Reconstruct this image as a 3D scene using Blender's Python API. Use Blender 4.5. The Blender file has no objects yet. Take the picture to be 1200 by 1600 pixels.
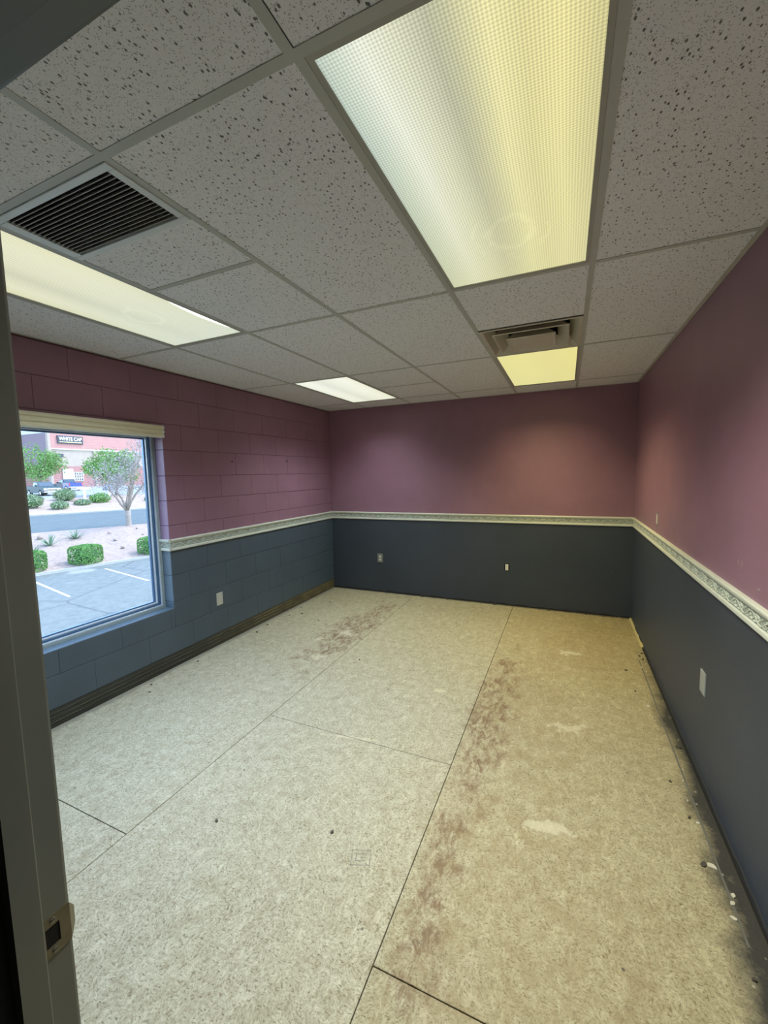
import bpy, bmesh, math, random
from mathutils import Vector, Matrix
random.seed(7)
SC = bpy.context.scene
COL = SC.collection
PI = math.pi

# ------------------------------------------------------------------ camera
H = 1.5523            # eye height above the sub-floor
CH = 2.4036           # ceiling grid height
XL, XR, YB, YF = -2.929, 0.641, 4.8186, 0.30      # room walls
YAW, PITCH, ROLL, FPX = .4193, .0928, -.0209, 639.1
cd = bpy.data.cameras.new('camera'); cam = bpy.data.objects.new('camera', cd); COL.objects.link(cam)
fw = Vector((-math.sin(YAW)*math.cos(PITCH), math.cos(YAW)*math.cos(PITCH), -math.sin(PITCH)))
rt = Vector((math.cos(YAW), math.sin(YAW), 0)); up = rt.cross(fw)
r2 = math.cos(ROLL)*rt + math.sin(ROLL)*up; u2 = -math.sin(ROLL)*rt + math.cos(ROLL)*up
M = Matrix((r2, u2, -fw)).transposed().to_4x4(); M.translation = (0, 0, H)
cam.matrix_world = M
cd.sensor_fit = 'VERTICAL'; cd.sensor_height = 36; cd.sensor_width = 27
cd.lens = FPX/1600*36; cd.clip_start = .01; cd.clip_end = 600
SC.camera = cam

# ------------------------------------------------------------------ world, sun, exposure
SC.view_settings.view_transform = 'Standard'; SC.view_settings.look = 'None'
SC.view_settings.exposure = 0; SC.view_settings.gamma = 1; SC.view_settings.use_curve_mapping = False
w = bpy.data.worlds.new('world'); SC.world = w; w.use_nodes = True
nt = w.node_tree; nt.nodes.clear()
sky = nt.nodes.new('ShaderNodeTexSky'); sky.sky_type = 'NISHITA'; sky.sun_disc = False
sky.sun_elevation = math.radians(58); sky.sun_rotation = math.radians(40); sky.altitude = 700; sky.dust_density = 1.2
bg = nt.nodes.new('ShaderNodeBackground'); bg.inputs[1].default_value = 1.2
wo = nt.nodes.new('ShaderNodeOutputWorld')
nt.links.new(sky.outputs[0], bg.inputs[0]); nt.links.new(bg.outputs[0], wo.inputs[0])
sd = bpy.data.lights.new('sun', 'SUN'); sd.energy = 3.6; sd.angle = .009; sd.color = (1, .96, .9)
so = bpy.data.objects.new('sun', sd); COL.objects.link(so)
so.rotation_euler = (Vector((0, 0, 0)) - Vector((.35, .62, .95))).to_track_quat('-Z', 'Y').to_euler()
so.location = (-20, 10, 30)
LAMP = dict(big=25.0, left=23.0, far=16.0, warm=19.0)     # light under each lens (W)
SPREAD = math.radians(117)

# ------------------------------------------------------------------ materials
MATS = {}
class NB:
    def __init__(s, name):
        s.m = bpy.data.materials.new(name); s.m.use_nodes = True; s.t = s.m.node_tree
        s.b = s.t.nodes['Principled BSDF']; s.pos = None
    def n(s, typ, **kw):
        x = s.t.nodes.new(typ)
        for k, v in kw.items(): setattr(x, k, v)
        return x
    def l(s, a, b): s.t.links.new(a, b)
    def P(s):
        if s.pos is None: s.pos = s.n('ShaderNodeNewGeometry').outputs['Position']
        return s.pos
    def mapping(s, scale=(1, 1, 1), rot=(0, 0, 0), loc=(0, 0, 0), src=None):
        m = s.n('ShaderNodeMapping'); m.inputs['Scale'].default_value = scale
        m.inputs['Rotation'].default_value = rot; m.inputs['Location'].default_value = loc
        s.l(src or s.P(), m.inputs[0]); return m.outputs[0]
    def noise(s, scale, detail=3, rough=.5, vec=None, dist=0):
        x = s.n('ShaderNodeTexNoise'); x.inputs['Scale'].default_value = scale; x.inputs['Detail'].default_value = detail
        x.inputs['Roughness'].default_value = rough; x.inputs['Distortion'].default_value = dist
        s.l(vec or s.P(), x.inputs['Vector']); return x.outputs['Fac']
    def voro(s, scale, vec=None, out='Distance', feat='F1', rnd=1):
        x = s.n('ShaderNodeTexVoronoi', feature=feat); x.inputs['Scale'].default_value = scale
        x.inputs['Randomness'].default_value = rnd
        s.l(vec or s.P(), x.inputs['Vector']); return x.outputs[out]
    def ramp(s, fac, stops):
        x = s.n('ShaderNodeValToRGB'); e = x.color_ramp.elements
        while len(e) > 1: e.remove(e[0])
        e[0].position = stops[0][0]; e[0].color = col(stops[0][1])
        for p, c in stops[1:]:
            k = e.new(p); k.color = col(c)
        s.l(fac, x.inputs[0]); return x.outputs[0]
    def mr(s, v, a, b, c=0, d=1, smooth=False):
        x = s.n('ShaderNodeMapRange'); x.clamp = True
        if smooth: x.interpolation_type = 'SMOOTHSTEP'
        for i, q in enumerate((a, b, c, d)): x.inputs[i+1].default_value = q
        s.l(v, x.inputs[0]); return x.outputs[0]
    def math(s, op, a, b=None, clamp=False):
        x = s.n('ShaderNodeMath', operation=op); x.use_clamp = clamp
        for i, q in enumerate((a, b)):
            if q is None: continue
            if isinstance(q, (int, float)): x.inputs[i].default_value = q
            else: s.l(q, x.inputs[i])
        return x.outputs[0]
    def mix(s, fac, a, b, mode='MIX'):
        x = s.n('ShaderNodeMix', data_type='RGBA', blend_type=mode)
        for i, q in ((0, fac), (6, a), (7, b)):
            if isinstance(q, (int, float)): x.inputs[i].default_value = q
            elif isinstance(q, (tuple, list)): x.inputs[i].default_value = col(q)
            else: s.l(q, x.inputs[i])
        return x.outputs[2]
    def bump(s, h, strength=.3, dist=.01):
        x = s.n('ShaderNodeBump'); x.inputs['Strength'].default_value = strength; x.inputs['Distance'].default_value = dist
        s.l(h, x.inputs['Height']); s.l(x.outputs[0], s.b.inputs['Normal'])
    def sep(s):
        x = s.n('ShaderNodeSeparateXYZ'); s.l(s.P(), x.inputs[0]); return x.outputs
    def base(s, c, rough=.6, metal=0, spec=.5):
        if isinstance(c, (tuple, list)): s.b.inputs['Base Color'].default_value = col(c)
        else: s.l(c, s.b.inputs['Base Color'])
        s.b.inputs['Roughness'].default_value = rough; s.b.inputs['Metallic'].default_value = metal
        s.b.inputs['Specular IOR Level'].default_value = spec
def col(c):
    if isinstance(c, (int, float)): c = (c, c, c)
    return (*c, 1) if len(c) == 3 else tuple(c)
def flat(name, c, rough=.6, metal=0, spec=.5, var=.12, vs=12, bump=0, bs=200):
    """plain painted / moulded material with slight tonal variation"""
    if name in MATS: return MATS[name]
    k = NB(name); n = k.noise(vs, 4)
    c2 = k.mix(n, tuple(q*(1-var) for q in c), tuple(min(1, q*(1+var)) for q in c))
    k.base(c2, rough, metal, spec)
    if bump: k.bump(k.noise(bs, 3), bump, .002)
    MATS[name] = k.m; return k.m

def wall_paint(name, c, rough, block=False):
    k = NB(name); n = k.noise(2.2, 5, .6); n2 = k.noise(60, 3)
    c1 = k.mix(k.mr(n, .3, .7), tuple(q*.9 for q in c), tuple(q*1.1 for q in c))
    # pale scuffs and scratches
    sc = k.noise(1, 4, .6, vec=k.mapping((5, 5, 38), (0.5, .2, 0)))
    sc2 = k.voro(3.2, out='Distance')
    scm = k.math('MULTIPLY', k.mr(sc, .70, .74), k.mr(sc2, .42, .30))
    c1 = k.mix(k.math('MULTIPLY', scm, .35), c1, tuple(min(1, q*1.5+.04) for q in c))
    sp = k.voro(16); spm = k.math('MULTIPLY', k.mr(sp, .05, .03), k.mr(k.noise(3.1), .5, .62))
    c1 = k.mix(k.math('MULTIPLY', spm, .5), c1, (.42, .36, .38))
    k.base(c1, rough)
    h = k.math('ADD', k.noise(170 if not block else 120, 4, .65), k.math('MULTIPLY', k.voro(260), .5))
    k.bump(h, .5 if block else .45, .0028)
    MATS[name] = k.m; return k.m
PURPLE = (.285, .150, .212); GREY = (.064, .071, .084)
wall_paint('purple_drywall', PURPLE, .42); wall_paint('grey_drywall', (.044, .055, .077), .5)
wall_paint('purple_daylit', (.34, .22, .36), .2, True); wall_paint('grey_daylit', (.13, .19, .26), .2, True)  # reveal copies of the wall paint, glossier; window light put into lighter, bluer colour
wall_paint('purple_block', PURPLE, .5, True); wall_paint('grey_block', (.074, .100, .130), .5, True)

def m_tile():
    k = NB('ceiling_tile')
    dens = k.mr(k.noise(3.0, 2), .35, .65, .7, 1.15)
    warp = k.mapping((1, .62, 1), (0, 0, .5))
    big = k.voro(82, warp); small = k.voro(200)
    bm_ = k.math('MULTIPLY', k.mr(big, .25, .17), k.mr(k.noise(47, 1), .42, .45))
    sm = k.math('MULTIPLY', k.mr(small, .30, .18), k.mr(k.noise(90, 1), .40, .46))
    base = k.mix(k.noise(1.3, 4), (.86, .87, .935), (.91, .92, .965))
    sp = k.noise(400, 2)
    base = k.mix(k.math('MULTIPLY', k.mr(sp, .35, .6, 1, 0), .14), base, (.36, .34, .32))
    c = k.mix(k.math('MULTIPLY', sm, .7), base, (.16, .155, .15)); c = k.mix(k.math('MULTIPLY', bm_, .85), c, (.06, .06, .065))
    k.base(c, .95, 0, .1)
    k.bump(k.math('SUBTRACT', k.math('MULTIPLY', sp, .3), k.math('ADD', bm_, sm)), .5, .003)
    MATS['tile'] = k.m
m_tile()

def m_floor():
    k = NB('strand_board'); X, Y, Z = k.sep()
    wv = k.noise(7, 2, vec=k.P())
    def strands(cell, sx, sy, off, salt):
        vn = k.n('ShaderNodeTexVoronoi'); vn.inputs['Scale'].default_value = cell
        wv = k.n('ShaderNodeTexNoise'); wv.inputs['Scale'].default_value = 40; k.l(k.P(), wv.inputs['Vector'])
        k.l(k.mix(.04, k.mapping(loc=(off, off, 0)), wv.outputs['Color'], 'ADD'), vn.inputs['Vector'])
        sc = k.n('ShaderNodeSeparateColor'); k.l(vn.outputs['Color'], sc.inputs[0])
        vr = k.n('ShaderNodeVectorRotate', rotation_type='Z_AXIS'); k.l(k.P(), vr.inputs['Vector']); k.l(k.math('MULTIPLY', sc.outputs[salt], 2*PI), vr.inputs['Angle'])
        return k.noise(1, 2, .55, vec=k.mapping((sx, sy, 1), src=vr.outputs[0])), sc.outputs[2-salt]
    s1, t1 = strands(34, 62, 200, 0, 0); s2, t2 = strands(19, 42, 125, 5.3, 1); s3, t3 = strands(64, 120, 330, 2.1, 0)
    out = k.math('ADD', k.math('MULTIPLY', s1, .42), k.math('ADD', k.math('MULTIPLY', s2, .33), k.math('MULTIPLY', s3, .25)))
    out = k.math('ADD', k.math('MULTIPLY', out, .8), k.math('MULTIPLY', k.noise(95, 4, .7), .2)); out = k.mr(out, .40, .58)
    out = k.math('ADD', k.math('MULTIPLY', out, .80), k.math('MULTIPLY', k.math('ADD', t1, t2), .10))
    fine = k.noise(1, 3, .6, vec=k.mapping((140, 420, 1), (0, 0, .9)))
    big = k.noise(1.4, 4, .6)
    tone = k.mix(k.mr(big, .3, .7), (.33, .31, .245), (.45, .435, .37))
    c = k.mix(.82, tone, k.ramp(out, [(0, (.09, .075, .045)), (.16, (.20, .18, .125)), (.30, (.35, .33, .255)), (.6, (.46, .445, .37)), (1, (.60, .59, .515))]))
    c = k.mix(k.mr(fine, .60, .72), c, (.24, .20, .13))
    # broader mottling, and scattered paler chips of irregular outline
    c = k.mix(k.math('MULTIPLY', k.mr(k.noise(17, 6, .75), .42, .66), .45), c, (.235, .20, .125))
    c = k.mix(k.math('MULTIPLY', k.mr(k.noise(1, 5, .7, vec=k.mapping((34, 15, 1), (0, 0, .5)), dist=.8), .57, .62), .45), c, (.60, .58, .49))
    # small dark gaps between strands
    gp = k.noise(1, 2, .5, vec=k.mapping((55, 190, 1), (0, 0, 1.15))); gp2 = k.noise(1, 2, .5, vec=k.mapping((60, 210, 1), (0, 0, -.6)))
    g = k.math('MAXIMUM', k.mr(gp, .64, .70), k.mr(gp2, .64, .70))
    c = k.mix(k.math('MULTIPLY', g, .8), c, (.13, .105, .065))
    # yellow lamp light painted in: tanner right sheets, ramps to right and back
    side = k.mr(X, -.54, -.52)
    c = k.mix(k.math('MULTIPLY', k.math('ADD', k.math('MULTIPLY', side, .4), k.mr(X, -.9, .5, 0, .6)), .8), c, (.90, .80, .58), 'MULTIPLY')
    c = k.mix(k.math('MULTIPLY', k.mr(Y, 2.4, 4.4), .75), c, (.88, .80, .58), 'MULTIPLY')
    def blob(cx, cy, rx, ry, rot, thr=.5, sc=5, amp=1.1):
        mp = k.n('ShaderNodeMapping'); mp.vector_type = 'TEXTURE'
        mp.inputs['Location'].default_value = (cx, cy, 0); mp.inputs['Rotation'].default_value = (0, 0, rot); mp.inputs['Scale'].default_value = (rx, ry, 1)
        k.l(k.P(), mp.inputs[0]); ln = k.n('ShaderNodeVectorMath', operation='LENGTH')
        z0 = k.n('ShaderNodeVectorMath', operation='MULTIPLY'); z0.inputs[1].default_value = (1, 1, 0)
        k.l(mp.outputs[0], z0.inputs[0]); k.l(z0.outputs[0], ln.inputs[0])
        d = k.math('ADD', ln.outputs['Value'], k.math('MULTIPLY', k.math('SUBTRACT', k.noise(sc, 5, .7), .5), amp*2))
        return k.mr(d, 1.0, .55)
    # reddish brown stains along the seams
    st = blob(-.40, 2.55, .16, 1.15, 0, amp=1.2); st2 = blob(-1.95, 3.55, .26, 1.0, 0, amp=1.8); st3 = blob(-.42, 1.35, .09, .50, 0, amp=1.8)
    st = k.math('MAXIMUM', st, k.math('MAXIMUM', st2, st3))
    st = k.math('MULTIPLY', st, k.mr(k.noise(1, 6, .75, vec=k.mapping((24, 11, 1), (0, 0, -.2)), dist=.6), .44, .60))
    c = k.mix(k.math('MULTIPLY', st, .85), c, (.15, .085, .055))
    st4 = blob(-.1, 1.3, .5, .9, .2, amp=1.3); st5 = blob(.2, 3.9, .4, .7, 0, amp=1.3); st6 = blob(-.15, 2.6, .35, 1.0, .1, amp=1.3)
    st4 = k.math('MULTIPLY', k.math('MAXIMUM', st4, k.math('MAXIMUM', st5, st6)), k.mr(k.noise(11, 5, .7), .35, .7))
    c = k.mix(k.math('MULTIPLY', st4, .55), c, (.25, .185, .09))
    fp = k.math('MULTIPLY', k.mr(k.noise(1, 5, .7, vec=k.mapping((42, 20, 1), (0, 0, -.5)), dist=.9), .60, .65), k.mr(k.noise(2.2, 3), .42, .62))
    c = k.mix(k.math('MULTIPLY', fp, .6), c, (.15, .11, .065))
    # white and pale patches
    pl = None
    for cx, cy, rx, ry in ((-1.93, 2.85, .07, .05), (-1.95, 3.4, .10, .06), (.05, 3.7, .09, .05), (.03, 2.58, .10, .045), (-1.15, 2.0, .20, .012), (-2.1, 3.2, .06, .04), (-.05, 1.78, .10, .03), (-.8, 2.7, .05, .03)):
        b_ = blob(cx, cy, rx, ry, .2, sc=13, amp=2.6); pl = b_ if pl is None else k.math('MAXIMUM', pl, b_)
    c = k.mix(k.math('MULTIPLY', pl, .5), c, (.62, .58, .46))
    # glue-black band along the right wall
    edge = k.math('ADD', X, k.math('MULTIPLY', k.math('SUBTRACT', k.noise(3, 6, .7), .5), .26))
    lim = k.mr(Y, 1.0, 4.0, 0, .09)
    bd = k.mr(k.math('SUBTRACT', edge, lim), .47, .56)
    bd = k.math('MULTIPLY', bd, k.mr(k.noise(9, 6, .7), .22, .40, .55, 1))
    bd = k.math('MULTIPLY', bd, k.mr(Y, 4.2, 3.2))
    c = k.mix(k.math('MULTIPLY', bd, .96), c, (.030, .030, .032))
    chips = k.math('MULTIPLY', k.mr(k.voro(17), .10, .06), k.mr(X, .44, .47))
    c = k.mix(k.math('MULTIPLY', chips, .6), c, (.5, .47, .38))
    # dust line at left and back walls
    dl = k.mr(k.math('ADD', X, k.math('MULTIPLY', k.math('SUBTRACT', k.noise(12, 5), .5), .08)), -2.86, -2.90)
    c = k.mix(k.math('MULTIPLY', dl, .7), c, (.20, .19, .17))
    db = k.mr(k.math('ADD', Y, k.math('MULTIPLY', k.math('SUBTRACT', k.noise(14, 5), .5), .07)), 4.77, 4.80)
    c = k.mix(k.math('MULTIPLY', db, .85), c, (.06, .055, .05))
    # small dark specks and nail heads
    sp = k.math('MULTIPLY', k.mr(k.voro(7), .045, .03), k.mr(k.noise(5), .45, .5))
    c = k.mix(k.math('MULTIPLY', sp, .8), c, (.05, .045, .04))
    k.base(c, .72, 0, .35)
    k.bump(k.math('ADD', out, k.math('MULTIPLY', fine, .6)), .38, .0025)
    MATS['floor'] = k.m
m_floor()

def m_lens(name, cl, cr, c_mid, strength, x0, x1, y0, y1, far=.2, farcol=(.72, .70, .38)):
    """back-lit prismatic acrylic lens of a fluorescent fixture: it gives off the light"""
    k = NB(name); X, Y, Z = k.sep()
    u = k.mr(X, x0, x1); v = k.mr(Y, y0, y1)
    uw = k.math('ADD', u, k.math('MULTIPLY', k.math('SUBTRACT', k.noise(1.3, 2), .5), .10))
    c = k.mix(k.math('MULTIPLY', k.mr(v, .2, 1.0), far), k.ramp(uw, cl), farcol)
    # prisms: fine diagonal diamond lattice
    a = k.math('SINE', k.math('MULTIPLY', k.math('ADD', X, Y), 2*PI/.016)); b = k.math('SINE', k.math('MULTIPLY', k.math('SUBTRACT', X, Y), 2*PI/.016))
    pr = k.math('MULTIPLY', a, b); pr = k.mr(pr, -1, 1, .66, 1.20)
    # dust smudges toward the far end of the lens
    dx = k.math('SUBTRACT', X, cr[0]); dy = k.math('SUBTRACT', Y, cr[1])
    dist = k.math('SQRT', k.math('ADD', k.math('MULTIPLY', dx, dx), k.math('MULTIPLY', k.math('MULTIPLY', dy, dy), .6)))
    dist = k.math('ADD', dist, k.math('MULTIPLY', k.math('SUBTRACT', k.noise(14, 5, .7, dist=1.2), .5), .09))
    ring = k.math('ADD', k.mr(k.math('ABSOLUTE', k.math('SUBTRACT', dist, .075)), .016, .0), k.math('MULTIPLY', k.mr(k.math('ABSOLUTE', k.math('SUBTRACT', dist, .13)), .012, .0), k.mr(k.noise(9), .5, .6)))
    pr = k.math('ADD', pr, k.math('MULTIPLY', ring, .09))
    st = k.math('MULTIPLY', pr, strength)
    k.base((.16, .16, .14), .35); k.l(c, k.b.inputs['Emission Color']); k.l(st, k.b.inputs['Emission Strength'])
    k.bump(a, .15, .001)
    MATS[name] = k.m
m_lens('lens_big', [(0, (.46, .56, .50)), (.08, (.60, .69, .58)), (.20, (.85, .88, .74)), (.32, (.72, .74, .55)), (.44, (.50, .51, .36)), (.50, (.56, .56, .36)), (.62, (.86, .81, .42)), (.72, (.76, .70, .34)), (.84, (.86, .79, .37)), (1, (.60, .55, .27))], (-.20, 1.62), 0, .97, -.50, .07, .78, 1.97, far=.65)
m_lens('lens_left', [(0, (.74, .73, .45)), (.18, (.86, .86, .62)), (.40, (.68, .69, .50)), (.55, (.80, .80, .58)), (.8, (.84, .84, .60)), (1, (.82, .80, .52))], (-2.06, 1.55), 0, .95, -2.34, -1.76, .78, 1.97, far=.85, farcol=(.70, .78, .66))
m_lens('lens_far', [(0, (.90, .95, .80)), (.22, (.98, 1, .88)), (.42, (.80, .84, .72)), (.55, (.9, .93, .8)), (.78, (.98, 1, .86)), (1, (.88, .9, .7))], (-2.0, 3.9), 0, .97, -2.34, -1.76, 3.2, 4.42)
m_lens('lens_warm', [(0, (.84, .80, .34)), (.3, (.88, .82, .33)), (.6, (.84, .78, .32)), (1, (.88, .80, .30))], (-.22, 3.95), 0, .95, -.5, .07, 3.2, 4.42)

flat('grid_white', (.50, .52, .50), .45, var=.06); flat('frame_olive', (.42, .42, .385), .4, var=.06)
flat('vent_white', (.74, .80, .84), .35, var=.05); flat('slat_grey', (.40, .38, .36), .4); flat('duct_black', (.006, .006, .007), .9)
flat('diffuser_metal', (.58, .55, .47), .4, var=.14, vs=9); flat('duct_tin', (.16, .17, .165), .35, metal=.6, var=.4, vs=14)
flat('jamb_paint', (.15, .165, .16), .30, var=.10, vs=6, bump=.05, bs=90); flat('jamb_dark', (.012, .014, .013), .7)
flat('strike_brass', (.22, .205, .16), .38, metal=.8, var=.2, vs=60); flat('screw_steel', (.3, .3, .28), .35, metal=.9)
flat('void_black', (.004, .004, .004), .95)
flat('rail_cream', (.62, .64, .57), .42, var=.07, vs=20); flat('rail_field', (.33, .37, .33), .55, var=.15, vs=50); flat('rail_leaf', (.58, .61, .54), .45, var=.12, vs=60)
flat('valance_cream', (.80, .75, .56), .45, var=.06); flat('valance_end', (.85, .87, .85), .4)
flat('alum_dark', (.10, .19, .34), .3, metal=.5); flat('alum_light', (.72, .80, .92), .3, metal=.3); flat('alum_grey', (.34, .40, .42), .45)
flat('plate_beige', (.50, .50, .45), .4, var=.04); flat('plate_grey', (.30, .30, .26), .35, metal=.4); flat('plate_paint', (.33, .35, .35), .4)
flat('outlet_white', (.78, .78, .74), .35); flat('strip_white', (.72, .68, .62), .5)
flat('wood_strip', (.50, .42, .20), .6, var=.25, vs=20); flat('paint_chip', (.55, .52, .44), .7); flat('crumb_dark', (.07, .06, .05), .9); flat('crumb_grey', (.28, .27, .25), .9)
flat('mortar_purple', (.14, .064, .085), .8); flat('mortar_grey', (.045, .052, .06), .8)
flat('slab_dark', (.03, .027, .02), .95); flat('base_seam', (.02, .02, .022), .8)
flat('wall_angle_white', (.5, .5, .47), .5)
flat('hall_paint', (.14, .15, .14), .7); flat('hall_floor', (.08, .08, .07), .8)
k = NB('base_glue'); X, Y, Z = k.sep()
gf = k.mr(k.noise(5, 5, .7), .35, .65)
c = k.mix(k.mr(Y, 2.4, 4.2), (.040, .040, .034), (.165, .135, .065)); c = k.mix(k.math('MULTIPLY', gf, .5), c, (.05, .045, .03)); k.base(c, .85); k.bump(k.noise(90, 4), .6, .004); MATS['base_glue'] = k.m
k = NB('glue_ridge'); X, Y, Z = k.sep()
c = k.mix(k.mr(Y, 2.4, 4.2), (.085, .083, .06), (.24, .20, .10)); c = k.mix(k.mr(k.noise(7, 4), .4, .6), c, (.05, .048, .035)); k.base(c, .8); MATS['glue_ridge'] = k.m
# window glass: thin clear pane
k = NB('window_glass'); t = k.t; o = t.nodes['Material Output']
tr = k.n('ShaderNodeBsdfTransparent'); tr.inputs[0].default_value = (.96, .985, 1, 1); gl = k.n('ShaderNodeBsdfGlossy'); gl.inputs['Roughness'].default_value = .02
fr = k.n('ShaderNodeFresnel'); fr.inputs[0].default_value = 1.35; mx = k.n('ShaderNodeMixShader')
k.l(k.math('MULTIPLY', fr.outputs[0], .6), mx.inputs[0]); k.l(tr.outputs[0], mx.inputs[1]); k.l(gl.outputs[0], mx.inputs[2]); k.l(mx.outputs[0], o.inputs[0]); MATS['glass'] = k.m
# outdoors
def ground(name, a, b, sc, bump=.4, extra=None):
    k = NB(name); n = k.noise(sc, 6, .75); c = k.mix(k.mr(n, .3, .7), a, b)
    if extra: c = extra(k, c)
    k.base(c, .9, 0, .2); k.bump(k.noise(sc*6, 4), bump, .03); MATS[name] = k.m
def cracks(k, c):
    v = k.n('ShaderNodeTexVoronoi', feature='DISTANCE_TO_EDGE'); v.inputs['Scale'].default_value = .22
    wn = k.n('ShaderNodeTexNoise'); wn.inputs['Scale'].default_value = 1.2; k.l(k.P(), wn.inputs['Vector'])
    av = k.mix(.25, k.P(), wn.outputs['Color'], 'ADD'); k.l(av, v.inputs['Vector'])
    c = k.mix(k.math('MULTIPLY', k.mr(v.outputs['Distance'], .012, .004), .7), c, (.07, .08, .085))
    c = k.mix(k.math('MULTIPLY', k.mr(k.noise(.35, 4), .62, .70), .5), c, (.34, .35, .34))
    return k.mix(k.math('MULTIPLY', k.mr(k.voro(24), .25, .1), .35), c, (.30, .31, .31))
ground('lot_asphalt', (.115, .13, .12), (.175, .195, .175), 3, extra=cracks)
ground('road_asphalt', (.085, .105, .10), (.11, .135, .135), 1.2)
ground('gravel', (.25, .19, .15), (.37, .30, .25), 5, .8, lambda k, c: k.mix(k.math('MULTIPLY', k.mr(k.voro(3.4), .32, .12), .6), c, (.20, .16, .13)))
ground('far_gravel', (.28, .21, .16), (.36, .29, .235), 1.2)
ground('concrete', (.32, .31, .275), (.38, .37, .335), 2); ground('far_lot', (.22, .235, .23), (.27, .28, .27), 1)
flat('stall_paint', (.55, .55, .53), .7); flat('hedge_leaf', (.11, .25, .055), .7, var=.5, vs=14); flat('hedge_core', (.05, .12, .04), .9)
flat('tree_leaf', (.15, .28, .07), .7, var=.4, vs=2.5); flat('tree_leaf_pale', (.30, .27, .26), .8, var=.6, vs=6)
flat('bark_pale', (.25, .21, .175), .85, var=.35, vs=7, bump=.4, bs=30); flat('bark_dark', (.16, .13, .10), .9)
flat('agave_leaf', (.13, .21, .13), .7, var=.25, vs=8); flat('shrub_leaf', (.22, .29, .16), .8, var=.3, vs=4); flat('boulder_tan', (.27, .21, .17), .9, var=.3, vs=3)
k = NB('facade_pink'); br = k.n('ShaderNodeTexBrick'); br.inputs['Scale'].default_value = 1; k.l(k.mapping((1, 1, 1), (0, PI/2, 0)), br.inputs['Vector'])
X, Y, Z = k.sep(); ln = k.mr(k.math('ABSOLUTE', k.math('SUBTRACT', k.math('FRACT', k.math('DIVIDE', Z, .62)), .5)), .44, .48)
k.base(k.mix(k.math('MULTIPLY', ln, .5), k.mix(k.noise(.8, 5), (.34, .17, .15), (.42, .23, .20)), (.27, .13, .12)), .9); MATS['facade_pink'] = k.m
k = NB('facade_beige'); X, Y, Z = k.sep(); ln = k.mr(k.math('ABSOLUTE', k.math('SUBTRACT', k.math('FRACT', k.math('DIVIDE', Z, .55)), .5)), .42, .48)
k.base(k.mix(k.math('MULTIPLY', ln, .4), k.mix(k.noise(1.4, 5), (.30, .24, .19), (.38, .32, .26)), (.30, .25, .21)), .9); MATS['facade_beige'] = k.m
k = NB('facade_brick'); X, Y, Z = k.sep(); ln = k.mr(k.math('ABSOLUTE', k.math('SUBTRACT', k.math('FRACT', k.math('DIVIDE', Z, .45)), .5)), .40, .47)
k.base(k.mix(k.math('MULTIPLY', ln, .6), k.mix(k.noise(2, 5), (.27, .12, .11), (.34, .17, .15)), (.42, .32, .29)), .9); MATS['facade_brick'] = k.m
flat('facade_shaded', (.20, .15, .17), .9); flat('cap_metal', (.42, .45, .45), .5); flat('sign_black', (.03, .035, .05), .5); flat('sign_white', (.85, .85, .80), .5); flat('sign_yellow', (.78, .72, .25), .5)  # side wall's shade painted into its darker, purpler facade colour
flat('door_teal', (.50, .66, .64), .4); flat('muntin_white', (.85, .85, .85), .5); flat('glass_dark', (.05, .07, .09), .15); flat('roof_grey', (.5, .5, .5), .9)
flat('truck_blue', (.01, .05, .36), .3, metal=.0, var=.04); flat('truck_navy', (.012, .025, .05), .5, metal=.0, var=.04); flat('truck_teal', (.012, .045, .06), .5, metal=.0, var=.04)
flat('tyre_rubber', (.015, .015, .016), .85); flat('chrome', (.45, .46, .48), .3, metal=.8); flat('tail_red', (.55, .03, .04), .3); flat('rim_grey', (.45, .46, .48), .3, metal=.8); flat('lamp_clear', (.75, .78, .8), .15)
flat('box_white', (.80, .80, .76), .6); flat('box_navy', (.10, .14, .19), .5); flat('glass_truck', (.05, .08, .10), .15, spec=.5)
flat('stamp_ink', (.26, .25, .22), .8, var=.3, vs=90)
MT = MATS
k = NB('tube_white'); k.base((.9, .9, .9)); k.b.inputs['Emission Color'].default_value = (.97, 1, .95, 1); k.b.inputs['Emission Strength'].default_value = 1.6; MT['tube'] = k.m

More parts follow.
